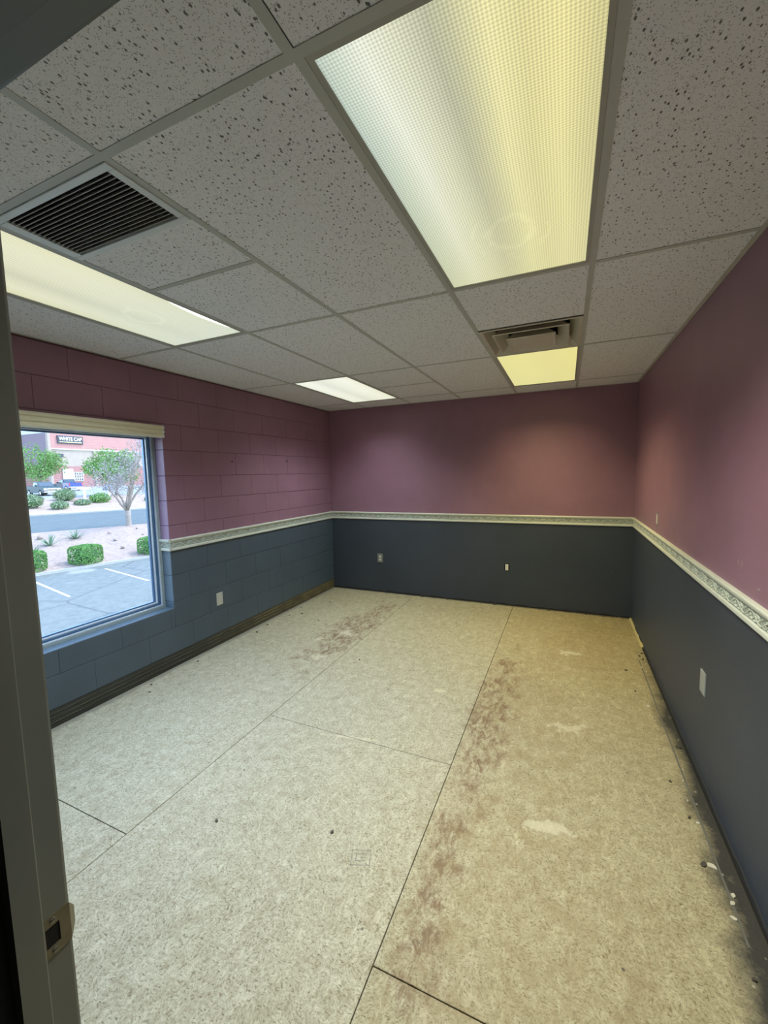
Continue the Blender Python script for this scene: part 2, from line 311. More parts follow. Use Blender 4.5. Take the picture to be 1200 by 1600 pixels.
# ------------------------------------------------------------------ mesh helpers
class MB:
    def __init__(s): s.v = []; s.f = []; s.mi = []; s.sm = []
    def face(s, idx, mi=0, sm=False): s.f.append(idx); s.mi.append(mi); s.sm.append(sm)
    def box(s, x0, x1, y0, y1, z0, z1, mi=0):
        b = len(s.v); s.v += [(x, y, z) for z in (z0, z1) for y in (y0, y1) for x in (x0, x1)]
        for q in ((0, 2, 3, 1), (4, 5, 7, 6), (0, 1, 5, 4), (2, 6, 7, 3), (0, 4, 6, 2), (1, 3, 7, 5)): s.face([b+i for i in q], mi)
        return s
    def bev(s, x0, x1, y0, y1, z0, z1, c, axis, sign):
        """box with the front face (axis, sign) chamfered by c"""
        lo = [x0, y0, z0]; hi = [x1, y1, z1]; a, b_ = [i for i in range(3) if i != axis]
        f = hi[axis] if sign > 0 else lo[axis]; k_ = lo[axis] if sign > 0 else hi[axis]
        rings = []
        for depth, ins in ((k_, 0), (f - sign*c, 0), (f, c)):
            ids = []
            for p, q in ((lo[a]+ins, lo[b_]+ins), (hi[a]-ins, lo[b_]+ins), (hi[a]-ins, hi[b_]-ins), (lo[a]+ins, hi[b_]-ins)):
                P = [0, 0, 0]; P[axis] = depth; P[a] = p; P[b_] = q; ids.append(len(s.v)); s.v.append(tuple(P))
            rings.append(ids)
        for r, t_ in zip(rings, rings[1:]):
            for i in range(4): s.face([r[i], r[(i+1) % 4], t_[(i+1) % 4], t_[i]])
        s.face(rings[-1]); s.face(rings[0][::-1]); return s
    def loft(s, rings, closed=True, cap=True, mi=0, sm=False):
        ids = []
        for r in rings:
            ids.append(list(range(len(s.v), len(s.v)+len(r)))); s.v += [tuple(p) for p in r]
        n = len(rings[0])
        for a, b in zip(ids, ids[1:]):
            for i in range(n if closed else n-1): s.face([a[i], a[(i+1) % n], b[(i+1) % n], b[i]], mi, sm)
        if cap and closed: s.face(ids[0][::-1], mi); s.face(ids[-1], mi)
        return s
    def tube(s, pts, rad, n=8, mi=0, sm=True):
        pts = [Vector(p) for p in pts]; rings = []
        if not isinstance(rad, (list, tuple)): rad = [rad]*len(pts)
        for i, p in enumerate(pts):
            d = (pts[min(i+1, len(pts)-1)] - pts[max(i-1, 0)]).normalized()
            u = d.orthogonal().normalized() if i == 0 else (u - d*u.dot(d)).normalized()
            v_ = d.cross(u); rings.append([p + rad[i]*(math.cos(2*PI*j/n)*u + math.sin(2*PI*j/n)*v_) for j in range(n)])
        return s.loft(rings, True, True, mi, sm)
    def ball(s, c, r, nu=10, nv=6, mi=0, jit=0, rot=0):
        if not isinstance(r, (tuple, list)): r = (r, r, r)
        rings = []
        for i in range(nv+1):
            t_ = -PI/2 + PI*i/nv; cr = max(math.cos(t_), .02)
            ring = []
            for j in range(nu):
                a = 2*PI*j/nu; k_ = 1+random.uniform(-jit, jit)
                x, y = r[0]*cr*math.cos(a)*k_, r[1]*cr*math.sin(a)*k_
                ring.append((c[0]+x*math.cos(rot)-y*math.sin(rot), c[1]+x*math.sin(rot)+y*math.cos(rot), c[2]+r[2]*math.sin(t_)*k_))
            rings.append(ring)
        return s.loft(rings, True, True, mi, True)
    def mesh(s, name, *mats):
        m = bpy.data.meshes.new(name); m.from_pydata([tuple(v) for v in s.v], [], s.f)
        for x in mats: m.materials.append(MT[x] if isinstance(x, str) else x)
        m.polygons.foreach_set('material_index', s.mi); m.polygons.foreach_set('use_smooth', s.sm)
        bm = bmesh.new(); bm.from_mesh(m); bmesh.ops.recalc_face_normals(bm, faces=bm.faces); bm.to_mesh(m); bm.free()
        return m
    def build(s, name, mats, parent=None, **kw):
        if not isinstance(mats, (tuple, list)): mats = (mats,)
        return link(name, s.mesh(name, *mats), parent, **kw)
def link(name, mesh, parent=None, loc=(0, 0, 0), rot=None, label=None, kind=None, cat=None, group=None, scale=None):
    o = bpy.data.objects.new(name, mesh); COL.objects.link(o); o.location = loc
    if rot: o.rotation_euler = rot
    if scale: o.scale = scale
    if parent: o.parent = parent
    if parent and kind == 'auto': pass
    for k_, v_ in (('label', label), ('kind', kind), ('category', cat), ('group', group)):
        if v_: o[k_] = v_
    return o
def thing(name, label, cat, loc=(0, 0, 0), rz=0, group=None):
    return link(name, None, None, loc, (0, 0, rz), label=label, cat=cat, group=group)
def struct(name, mb, mats, label=None, cat=None, **kw):
    o = mb.build(name, mats, None, kind='structure', **kw)
    if label: o['label'] = label
    if cat: o['category'] = cat
    return o

# ================================================================== ROOM SHELL
# ---- floor: dark slab with strand-board sheets laid on it
fl = struct('floor', MB().box(XL-.02, XR+.02, .14, YB+.02, -.10, -.013), 'slab_dark', 'pale strand board sub-floor of large sheets, stained along the seams', 'floor')
xs = [XL+.004, -1.738, -.532, XR-.012]; G = .0036
joints = [[.145, 1.044, 3.482, YB-.004], [.145, 2.004, 4.44, YB-.004], [.145, 1.032, 3.47, YB-.004]]
for i in range(3):
    for y0, y1 in zip(joints[i], joints[i][1:]):
        MB().bev(xs[i]+G/2*(i > 0), xs[i+1]-G/2*(i < 2), y0+G/2, y1-G/2, -.013, 0, .0012, 2, 1).build('floor_panel', 'floor', fl)
# ink stamp on the sheet
st = MB()
for a, b, c_, d in ((-.04, .04, .030, .034), (-.04, .04, -.034, -.030), (-.04, -.036, -.034, .034), (.036, .04, -.034, .034), (-.022, .022, .012, .016), (-.022, .022, -.016, -.012), (-.022, -.018, -.016, .016), (-.004, .022, -.002, .002)):
    st.box(a, b, c_, d, 0, .0003)
st.build('ink_stamp', 'stamp_ink', fl, loc=(-.735, 1.345, 0.0001), rot=(0, 0, .35), label='small faded square ink stamp on the board')

# ---- left wall: painted concrete block with window opening
WY0, WY1, WZ0, WZ1 = .92, 2.292, .485, 1.93
wl = struct('wall_left', MB(), 'mortar_grey', 'painted concrete block wall, plum above and slate grey below the rail', 'wall')
bw = MB()
def wallbits(mb, x0, x1, mi, z0, z1):
    for a, b, c_, d in ((-1.3, WY0, z0, z1), (WY1, YB+.2, z0, z1), (WY0, WY1, z0, min(z1, WZ0)), (WY0, WY1, max(z0, WZ1), z1)):
        if b > a and d > c_: mb.box(x0, x1, a, b, c_, d, mi)
wallbits(bw, XL-.21, XL-.0035, 0, -.3, .965); wallbits(bw, XL-.21, XL-.0035, 1, .965, 2.9)
wl.data = bw.mesh('wall_left', 'mortar_grey', 'mortar_purple')
ZJ = [.115, .325, .54, .761, .965, 1.171, 1.372, 1.573, 1.78, 1.985, 2.19, 2.395]
JW = .0018
cache = {}
for ci, (z0, z1) in enumerate(zip(ZJ, ZJ[1:])):
    y = (2.867 if ci % 2 == 0 else 2.66) - .406*6
    mat = 'grey_block' if z1 < .97 else 'purple_block'
    while y < YB:
        segs = [(max(y, YF), min(y+.406, YB))]
        if z1 > WZ0+.02 and z0 < WZ1-.02:
            a, b = segs[0]; segs = []
            zz0, zz1 = z0, z1
            if a < WY0: segs.append((a, min(b, WY0)))
            if b > WY1: segs.append((max(a, WY1), b))
            if a < WY1 and b > WY0:                        # cut blocks under the sill / over the head
                if z0 < WZ0: MB().bev(XL-.012, XL, max(a, WY0)+.0006, min(b, WY1)-.0006, z0+JW, WZ0, .0016, 0, 1).build('block', mat, wl)
                if z1 > WZ1: MB().bev(XL-.012, XL, max(a, WY0)+.0006, min(b, WY1)-.0006, WZ1, z1-JW, .0016, 0, 1).build('block', mat, wl)
        for a, b in segs:
            if b-a < .02: continue
            key = (round(b-a, 3), round(z1-z0, 3), mat)
            if key not in cache: cache[key] = MB().bev(-.012, 0, .0006, b-a-.0006, JW, z1-z0-JW, .0016, 0, 1).mesh('block', mat)
            link('block', cache[key], wl, (XL+random.uniform(-.0005, .0005), a, z0))
        y += .406
    # reveal lining at the far side of the window
    a, b = max(z0, WZ0), min(z1, WZ1)
    if b-a > .02:
        MB().bev(XL-.10, XL-.001, WY1-.003, WY1+.004, a+JW, b-JW, .0018, 1, -1).build('block', mat.replace('block', 'daylit'), wl, label='window reveal face of a block')
# stripped base strip with trowelled glue ridges
MB().box(XL-.004, XL-.0012, YF, YB, .0, .113).build('glue_band', 'base_glue', wl, label='bare strip with old base glue')
for z in (.030, .062, .090):
    m = MB(); n = 60; pts = []
    for i in range(n+1):
        yy = YF+.7+(YB-YF-.7)*i/n; pts.append((XL-.001, yy, z+random.uniform(-.004, .004)))
    m.tube(pts, [.0035*random.uniform(.5, 1.2) for _ in pts], 5).build('glue_ridge', 'glue_ridge', wl)

# ---- back and right walls (drywall)
def drywall(name, x0, x1, y0, y1, label):
    o = struct(name, MB().box(x0, x1, y0, y1, -.1, .998), 'grey_drywall', label, 'wall')
    m = MB().box(x0, x1, y0, y1, -.1, .998, 0).box(x0, x1, y0, y1, .998, 2.9, 1); o.data = m.mesh(name, 'grey_drywall', 'purple_drywall'); return o
wb = drywall('wall_back', XL, XR+.12, YB, YB+.12, 'smooth back wall, plum above and charcoal below the rail')
wr = drywall('wall_right', XR, XR+.12, .14, YB, 'smooth right wall, plum above and slate grey below the rail')
# ragged dirty edge at the bottom of both walls
for nm, par, ax in (('base_edge', wb, 0), ('base_edge', wr, 1)):
    m = MB(); L0, L1 = (XL, XR) if ax == 0 else (YF, YB); n = 70; r0 = []; r1 = []; r2_ = []
    for i in range(n+1):
        t_ = L0+(L1-L0)*i/n; h = .012+random.random()*.012
        if ax == 0: r0.append((t_, YB-.004, 0)); r1.append((t_, YB-.003, h)); r2_.append((t_, YB+.001, h+.004))
        else: r0.append((XR-.008, t_, 0)); r1.append((XR-.005, t_, h)); r2_.append((XR+.001, t_, h+.004))
    m.loft([r0, r1, r2_], False, False); m.build(nm, 'base_seam', par, label='dark ragged paint edge along the floor')
# pale scuff marks on right wall
for (y, z, w_, h) in ((3.30, 2.10, .006, .05), (3.30, 2.03, .006, .02), (3.31, 1.96, .005, .04), (2.86, 1.87, .008, .02), (3.32, 1.66, .004, .03), (4.12, 1.55, .005, .05), (2.06, 1.17, .006, .03), (2.02, 1.17, .006, .03), (1.86, 1.11, .03, .008)):
    m = MB(); n = 7; m.loft([[(XR-.0006, y+w_*.5*math.cos(2*PI*j/n)*random.uniform(.6, 1.1), z+h*.5*math.sin(2*PI*j/n)*random.uniform(.7, 1.1)) for j in range(n)], [(XR+.001, y+w_*.5*math.cos(2*PI*j/n), z+h*.5*math.sin(2*PI*j/n)) for j in range(n)]]).build('scuff_mark', flat('scuff', (.42, .34, .35), .7), wr)
# small dark nail holes on block wall
for y, z in ((3.02, 1.70), (3.86, 1.72)):
    MB().ball((XL+.001, y, z), (.003, .009, .011), 8, 5).build('nail_hole', 'crumb_dark', wl)

# ---- front wall with doorway, and the dim hall behind the camera
JX, JR = -.668, .262; HZ = 2.026
wf = MB()
wf.box(XL, JX-.045, .17, YF, -.1, 2.9); wf.box(JR+.045, XR, .17, YF, -.1, 2.9); wf.box(JX-.045, JR+.045, .17, YF, HZ+.045, 2.9)
struct('wall_front', wf, 'hall_paint', 'dim wall around the doorway', 'wall')
hl = MB(); hl.box(XL, XR+.12, -1.42, -1.3, -.1, 2.9); hl.box(XR+.0, XR+.12, -1.3, .14, -.1, 2.9)
struct('wall_hall', hl, 'hall_paint', 'plain wall of the hall behind the doorway', 'wall')
struct('floor_hall', MB().box(XL-.02, XR+.02, -1.3, .14, -.1, 0), 'hall_floor', 'plain floor of the hall before the doorway', 'floor')
struct('ceiling_hall', MB().box(XL-.02, XR+.1, -1.3, .17, 2.50, 2.6), 'hall_paint', 'plain ceiling of the hall before the doorway', 'ceiling')

# door frame (hollow metal): profile swept up the jamb; inner face x = JX, room-side edge y = .312
door = link('door_1', None, None, (0, 0, 0), kind='structure', label='dark grey-green metal door frame the photo looks through', cat='door frame')
def jamb_profile(side):
    # (offset from opening face outwards, y)
    p = [(-.045, .312), (-.003, .312), (-.0008, .3112), (0, .308), (0, .272), (.015, .272), (.0155, .2705), (.0155, .240), (.0, .240)]
    return p
def jamb(x, s, name):
    m = MB(); prof = [(x+s*o, y) for o, y in jamb_profile(1)] + [(x-s*.045, .240)]
    m.loft([[(a, b, 0) for a, b in prof], [(a, b, HZ) for a, b in prof]]); return m.build(name, 'jamb_paint', door)
jl = jamb(JX, 1, 'jamb'); jr_ = jamb(JR, -1, 'jamb')
MB().box(JX-.045, JX-.004, .158, .2398, 0, HZ).build('jamb_lining', 'jamb_dark', door, label='black hall side of the frame')  # hall-side darkness put into a near-black material
MB().box(JR+.004, JR+.045, .158, .2398, 0, HZ).build('jamb_lining', 'jamb_dark', door, label='black hall side of the frame')
m = MB(); prof = [(y, HZ-o) for o, y in jamb_profile(1)] + [(.240, HZ+.045)]
m.loft([[(JX-.045, a, b) for a, b in prof], [(JR+.045, a, b) for a, b in prof]]); m.build('header', 'jamb_paint', door)
MB().box(JX-.045, JR+.045, .158, .2398, HZ+.002, HZ+.045).build('header_lining', 'jamb_paint', door)
# strike plate on the left jamb
m = MB(); t_ = .0016; x0 = JX-.0004; x1 = JX+t_
zc = .897
def rp(y0, y1, z0, z1): m.box(x0, x1, y0, y1, z0, z1)
rp(.2765, .2785, zc-.031, zc+.031); rp(.2785, .2965, zc+.0155, zc+.031); rp(.2785, .2965, zc-.031, zc-.0155); rp(.2965, .302, zc-.031, zc+.031)
# curved lip with rounded outline, bending round the room-side corner
rings = []
for i in range(9):
    a = i/8; y = .302+.017*a; hh = .031-(.012*max(0, a-.45)/.55)**1 * (1 if a > .45 else 0) - .006*a*a
    xo = -.006*max(0, a-.5)/.5
    rings.append([(x0+xo, y, zc-hh), (x1+xo, y, zc-hh), (x1+xo, y, zc+hh), (x0+xo, y, zc+hh)])
m.loft(rings)
stp = m.build('strike_plate', 'strike_brass', door, label='dull brass strike plate with curved lip')
MB().box(JX-.001, JX+.0006, .2785, .2965, zc-.0155, zc+.0155).build('latch_hole', 'void_black', stp)
MB().box(JX-.001, JX+.0006, .2745, .2762, zc-.045, zc+.033).build('plate_recess', 'void_black', stp)
for z in (zc+.0235, zc-.0235):
    MB().loft([[(JX+t_+d, .2885+r_*math.cos(2*PI*j/12), z+r_*math.sin(2*PI*j/12)) for j in range(12)] for d, r_ in ((-.0005, .0042), (.0006, .0040), (.0011, .0025))], sm=False).build('screw', 'screw_steel', stp)
    MB().box(JX+t_+.0010, JX+t_+.0014, .2855, .2915, z-.0006, z+.0006).build('screw_slot', 'void_black', stp)

# ================================================================== CEILING
cl = struct('ceiling', MB().box(XL-.02, XR+.1, .17, YB+.02, 2.62, 2.70), 'hall_paint', 'suspended ceiling of speckled lay-in tiles in a metal grid', 'ceiling')
cD, cC, cE, cA, cB = -2.354, -1.746, -1.136, -.518, .083
R1, R2, R3, R4 = .7695, 1.985, 3.206, 4.426
TW = .012; FZ = CH
def tee(x0, x1, y0, y1): MB().box(x0, x1, y0, y1, FZ, FZ+.0018).box((x0+x1)/2-.001 if x1-x0 < .03 else x0, (x0+x1)/2+.001 if x1-x0 < .03 else x1, (y0+y1)/2-.001 if y1-y0 < .03 else y0, (y0+y1)/2+.001 if y1-y0 < .03 else y1, FZ+.0018, FZ+.035).build('grid_tee', 'grid_white', cl)
for r in (R1, R2, R3, R4):
    b = [XL+.018, cD, cC, cE, cA, cB, XR-.018] if r != R1 else [XL+.018, XR-.018]
    tee(XL+.018, XR-.018, r-TW, r+TW)
rows = [YF+.018, R1, R2, R3, R4, YB-.018]
for x in (cD, cC, cE, cA, cB):
    off = -.010 if x in (cA,) else (-.003 if x == cE else 0)
    for y0, y1 in zip(rows, rows[1:]):
        o_ = off if y0 < R1-.1 else 0
        a0 = y0+TW if y0 in (R1, R2, R3, R4) else y0; a1 = y1-TW if y1 in (R1, R2, R3, R4) else y1
        tee(x+o_-TW, x+o_+TW, a0, a1)
for x0, x1, y in ((cC, cE, 1.362), (cC, cE, 3.81)): tee(x0+TW, x1-TW, y-TW, y+TW)
# perimeter wall angle
for a in ((XL, XL+.02, YF, YB), (XR-.02, XR, YF, YB), (XL+.02, XR-.02, YB-.02, YB), (XL+.02, XR-.02, YF, YF+.02)):
    MB().box(*a, FZ, FZ+.0018).build('wall_angle', 'wall_angle_white', cl)
def tile(x0, x1, y0, y1):
    MB().bev(x0+.003, x1-.003, y0+.003, y1-.003, FZ+.0022, FZ+.018, .0015, 2, -1).build('ceiling_tile', 'tile', cl)
colx = [XL, cD, cC, cE, cA, cB, XR]; rowy = [YF, R1, R2, R3, R4, YB]
skip = {(4, 1), (1, 1), (1, 3), (4, 3), (2, 1), (2, 3), (4, 2)}
for i in range(6):
    for j in range(5):
        if (i, j) in skip: continue
        tile(colx[i], colx[i+1], rowy[j], rowy[j+1])
tile(cC, cE, 1.058, 1.362); tile(cC, cE, 1.362, R2); tile(cC, cE, R3, 3.81); tile(cC, cE, 3.81, R4)
tile(cA, cB, R2, 2.604)

# ---- fluorescent fixtures
def fixture(x0, x1, y0, y1, lens, label, col_, power, group=None, gap=False):
    t = thing('ceiling_light', label, 'ceiling light', ((x0+x1)/2, (y0+y1)/2, FZ+.004), group=group)
    cx, cy, cz = t.location; hx, hy = (x1-x0)/2-.0125, (y1-y0)/2-.0125
    m = MB()   # metal door frame
    F = .014
    for a in ((-hx, hx, -hy, -hy+F), (-hx, hx, hy-F, hy), (-hx, -hx+F, -hy+F, hy-F), (hx-F, hx, -hy+F, hy-F)): m.box(*a, -.0035, .008)
    m.build('frame', 'frame_olive', t)
    m = MB(); m.box(-hx, hx, -hy, hy, .09, .095)
    for a in ((-hx, hx, -hy, -hy+.002), (-hx, hx, hy-.002, hy), (-hx, -hx+.002, -hy, hy), (hx-.002, hx, -hy, hy)): m.box(*a, .0085, .09)
    m.build('housing', 'outlet_white', t)
    lx, ly = hx-F+.002, hy-F+.002
    m = MB()
    if not gap: m.box(-lx, lx, -ly, ly, .0, .003)
    else:      # lens has sagged away from its frame along the room-side edge
        n = 24; A = []; B = []
        for i in range(n+1):
            y = -ly+2*ly*i/n; s_ = max(0, 1-((y-.30)/.26)**2); A.append((-lx, y, .0)); B.append((lx-.032*s_, y, -.004*s_))
        top = lambda r: [(p[0], p[1], p[2]+.003) for p in r]
        m.loft([A, B, top(B), top(A)], False, False)
        for r in (0, -1): pass
    m.build('lens', lens, t)
    if gap: MB().box(lx-.05, lx, -ly, ly, .012, .014).build('reflector', 'tube', t, label='bright inside seen through the gap')
    for xx in (-.13, .13):
        MB().tube([(xx, -hy+.04, .05), (xx, hy-.04, .05)], .0125, 10).build('tube', 'tube', t)
    ld = bpy.data.lights.new('lamp', 'AREA'); ld.shape = 'RECTANGLE'; ld.size = 2*lx; ld.size_y = 2*ly; ld.energy = power; ld.color = col_; ld.spread = SPREAD
    lo = bpy.data.objects.new('lamp_glow', ld); COL.objects.link(lo); lo.location = (0, 0, -.008); lo.parent = t
    return t
fixture(cA, cB, R1, R2, 'lens_big', 'largest, nearest ceiling light, lens whitish on the left and yellow on the right', (1, .98, .76), LAMP['big'])
fixture(cD, cC, R1, R2, 'lens_left', 'long pale yellow ceiling light beside the slatted vent, lens sagging at one edge', (.74, .91, 1.0), LAMP['left'], gap=True)
fixture(cD, cC, R3, R4, 'lens_far', 'greenish white ceiling light near the far left corner', (.88, 1, .98), LAMP['far'])
fixture(cA, cB, R3, R4, 'lens_warm', 'small-looking yellow ceiling light beside the stepped square diffuser', (1, .87, .42), LAMP['warm'])

# ---- slatted return vent
v = thing('ceiling_vent', 'white framed return vent with thin slats over a black opening', 'vent', (0, 0, FZ))
vx0, vx1, vy0, vy1 = cC+.0125, cE-.0125, R1+.0125, 1.060; hx0, hx1, hy0, hy1 = -1.693, -1.176, .806, 1.036
m = MB()
for a in ((vx0, vx1, vy0, hy0), (vx0, vx1, hy1, vy1), (vx0, hx0, hy0, hy1), (hx1, vx1, hy0, hy1)): m.bev(*a, -.004, .006, .0015, 2, -1)
m.build('frame', 'vent_white', v)
n = 15
sm_ = MB(); ang = math.radians(38); w_ = .0055
base = [(hx0, 0, 0), (hx1, 0, 0)]
prof = [(-w_*math.cos(ang), -.006), (w_*math.cos(ang), .004), (w_*math.cos(ang)-.0008, .0052), (-w_*math.cos(ang)-.0008, -.0048)]
prof = [(-.0024, -.0035), (.0002, -.0035), (.0050, .009), (.0034, .009)]
sm_.loft([[(hx0, a, b) for a, b in prof], [(hx1, a, b) for a, b in prof]]); sme = sm_.mesh('slat', 'slat_grey')
for i in range(n): link('slat', sme, v, (0, hy0+(hy1-hy0)*(i+.8)/(n+.6), 0))
m = MB()
for a in ((hx0, hx1, hy0-.002, hy0), (hx0, hx1, hy1, hy1+.002), (hx0-.002, hx0, hy0, hy1), (hx1, hx1+.002, hy0, hy1)): m.box(*a, .006, .15)
m.box(hx0, hx1, hy0, hy1, .15, .152); m.build('duct_box', 'duct_black', v)

# ---- stepped square supply diffuser
d = thing('air_diffuser', 'square stepped air diffuser with nested frames, above the yellow light', 'vent', ((cA+cB)/2, (2.610+R3-.0125)/2, FZ))
hw = .288; hd = (R3-.0125-2.610)/2
def sq(hx_, hy_, z): return [(-hx_, -hy_, z), (hx_, -hy_, z), (hx_, hy_, z), (-hx_, hy_, z)]
m = MB(); m.loft([sq(hw, hd, 0), sq(hw, hd, -.004), sq(hw-.018, hd-.018, -.004), sq(hw-.022, hd-.022, 0), sq(.222, .222, .052), sq(.222, .222, .056), sq(hw-.01, hd-.01, .004), sq(hw, hd, 0)], True, False)
m.build('outer_frame', 'diffuser_metal', d)
m = MB(); m.loft([sq(.220, .220, -.010), sq(.212, .212, -.014), sq(.205, .205, -.010), sq(.150, .150, .048), sq(.152, .152, .050), sq(.214, .214, -.006), sq(.220, .220, -.010)], True, False)
m.build('louver_ring', 'diffuser_metal', d)
m = MB(); m.loft([sq(.145, .145, -.022), sq(.139, .139, -.027), sq(.125, .125, -.024), sq(.120, .120, -.024)], True, False); m.face([0, 1, 2, 3][::-1]); m.face([len(m.v)-4+i for i in range(4)])
m.loft([sq(.143, .143, -.022), sq(.09, .09, .03), sq(.088, .088, .03), sq(.139, .139, -.020)], True, False)
m.build('centre_plate', 'diffuser_metal', d)
m = MB(); m.loft([sq(.222, .222, .056), sq(.222, .222, .20)], True, False); m.loft([sq(.10, .10, .199), sq(.222, .222, .199)], True, False); m.build('neck', 'duct_tin', d)
MB().box(-.222, .222, -.222, .222, .2, .203).build('duct_box', 'duct_black', d)

# ================================================================== CHAIR RAIL (trim)
RZ = .963; RH = .096
# profile: distance from wall, height
RP = [(0, 0), (.010, .000), (.013, .003), (.0135, .010), (.012, .018), (.0075, .021), (.006, .024), (.006, .066), (.0085, .068), (.012, .070), (.017, .076), (.020, .084), (.020, .090), (.017, .094), (0, .096)]
def rail(name, p0, p1, nrm, label, ret=None):
    p0 = Vector(p0); p1 = Vector(p1); nrm = Vector(nrm); m = MB()
    m.loft([[(p + nrm*a + Vector((0, 0, RZ+b))) for a, b in RP] for p in (p0, p1)], True, True)
    # bead colours: field darker
    for fi in range(len(m.f)):
        if fi % len(RP) == 6 and fi < len(RP): m.mi[fi] = 1
    o = struct(name, m, ('rail_cream', 'rail_field'), label, 'moulding')
    L = (p1-p0).length; d_ = (p1-p0).normalized(); n_ = max(1, int(round(L/.15)))
    for i in range(n_):
        p = p0 + d_*(L*(i+.5)/n_); ang_ = math.atan2(d_.y, d_.x)
        q = link('scroll', SCROLL[L/n_ > 0 and (0 if nrm.dot(Vector((-d_.y, d_.x, 0))) > 0 else 1)], o, (p.x+nrm.x*.006, p.y+nrm.y*.006, RZ+.045), (0, 0, ang_), scale=(L/n_/.15, 1, 1))
    return o
def scroll(sgn):
    """one 15 cm acanthus scroll; runs along x, relief towards y*sgn"""
    m = MB(); A = .0165
    pts = []
    for i in range(15):
        t = i/14; x = -.075+.15*t; z = -A*math.cos(2*PI*t)
        pts.append((x, sgn*.0015, z))
    m.tube(pts, [.0034]*15, 5)
    def leaf(x, z, a, l, w_):
        c = Vector((x, sgn*.0012, z)); u = Vector((math.cos(a), 0, math.sin(a))); v_ = Vector((-math.sin(a), 0, math.cos(a)))
        out = Vector((0, sgn, 0))
        base_ = [c-u*l*.5, c-u*l*.1+v_*w_, c+u*l*.35+v_*w_*.6, c+u*l*.5, c+u*l*.35-v_*w_*.6, c-u*l*.1-v_*w_]
        k0 = len(m.v); m.v += [tuple(p-out*.002) for p in base_] + [tuple(p+out*.0005) for p in base_] + [tuple(c+out*.0045)]
        for j in range(6): m.face([k0+j, k0+(j+1) % 6, k0+6+(j+1) % 6, k0+6+j]); m.face([k0+6+j, k0+6+(j+1) % 6, k0+12], 0, True)
    for x, z, a, l, w_ in ((-.058, .008, .9, .026, .005), (-.044, .013, .2, .024, .0045), (-.066, -.002, 2.0, .020, .004), (-.030, .012, -.5, .020, .004), (-.046, -.001, -.9, .018, .004),
                           (.000, -.012, .4, .026, .0045), (.016, -.014, -.2, .022, .004), (.030, -.011, -.8, .020, .004), (.012, .000, 1.3, .018, .004), (.044, -.004, -1.2, .018, .0038),
                           (.062, .010, -.6, .018, .004), (-.012, -.006, -.9, .016, .0035), (.050, -.014, .3, .018, .004), (-.024, -.014, .1, .020, .0035), (.024, .013, .1, .018, .0035)):
        leaf(x, z, a, l, w_)
    m.ball((-.050, sgn*.003, .006), (.0035, .003, .0035), 6, 4); m.ball((.030, sgn*.003, -.004), (.0035, .003, .0035), 6, 4)
    return m.mesh('scroll', 'rail_leaf')
SCROLL = [scroll(1), scroll(-1)]
rail('trim_1', (XL, WY1, 0), (XL, YB, 0), (1, 0, 0), 'embossed cream chair rail along the block wall')
rail('trim_2', (XL+.006, YB, 0), (XR-.006, YB, 0), (0, -1, 0), 'embossed cream chair rail along the back wall')
rail('trim_3', (XR, YF, 0), (XR, YB-.006, 0), (-1, 0, 0), 'embossed cream chair rail along the right wall')
rail('trim_4', (XL-.10, WY1-.003, 0), (XL+.01, WY1-.003, 0), (0, -1, 0), 'short piece of cream chair rail turned into the window reveal')

# ================================================================== WINDOW
FX = XL-.10
win = link('window_1', None, None, (FX, 0, 0), kind='structure', label='large fixed window in an aluminium frame looking onto a car park', cat='window')
def frame_ring(y0, y1, z0, z1, wdt, x0, x1):
    m = MB()
    m.bev(x0, x1, y0, y1, z0, z0+wdt, .0015, 0, 1); m.bev(x0, x1, y0, y1, z1-wdt, z1, .0015, 0, 1)
    m.bev(x0, x1, y0, y0+wdt, z0+wdt, z1-wdt, .0015, 0, 1); m.bev(x0, x1, y1-wdt, y1, z0+wdt, z1-wdt, .0015, 0, 1); return m
a0, a1, b0, b1 = WY0, WY1-.003, WZ0, WZ1
frame_ring(a0, a1, b0, b1, .022, -.03, .004).build('outer_frame', 'alum_grey', win)
frame_ring(a0+.022, a1-.022, b0+.022, b1-.022, .010, -.035, .001).build('glazing_stop', 'alum_light', win, label='bright inner glazing bead')
frame_ring(a0+.032, a1-.032, b0+.032, b1-.032, .014, -.045, -.010).build('gasket_channel', 'alum_dark', win, label='dark blue-grey channel')
frame_ring(a0+.046, a1-.046, b0+.046, b1-.046, .010, -.055, -.022).build('sash_edge', 'alum_light', win)
frame_ring(a0+.056, a1-.056, b0+.056, b1-.056, .010, -.06, -.040).build('outer_bead', 'alum_dark', win)
MB().box(-.058, -.054, a0+.04, a1-.04, b0+.04, b1-.04).build('glass_pane', 'glass', win)
# sill face and head in wall paint, with window light put into the colour
MB().box(-.005, .099, WY0, WY1-.003, -.004, .003).build('sill', 'grey_daylit', win, loc=(0, 0, WZ0))
# valance of the raised blind
bv = thing('blind_valance', 'cream ribbed valance of a raised blind over the window', 'blind', (XL, 0, 1.872))
prof = [(0, .0), (.036, .0), (.044, .005), (.045, .018), (.037, .025), (.037, .031), (.047, .038), (.048, .050), (.039, .057), (.039, .063), (.048, .070), (.048, .082), (.040, .092), (0, .094)]
m = MB(); m.loft([[(a, y, b) for a, b in prof] for y in (.86, 2.268)]); m.build('valance', 'valance_cream', bv)
m = MB(); m.loft([[(a*1.04, y, b*1.03-.0015) for a, b in prof] for y in (2.262, 2.274)]); m.build('end_cap', 'valance_end', bv, label='pale end cap')

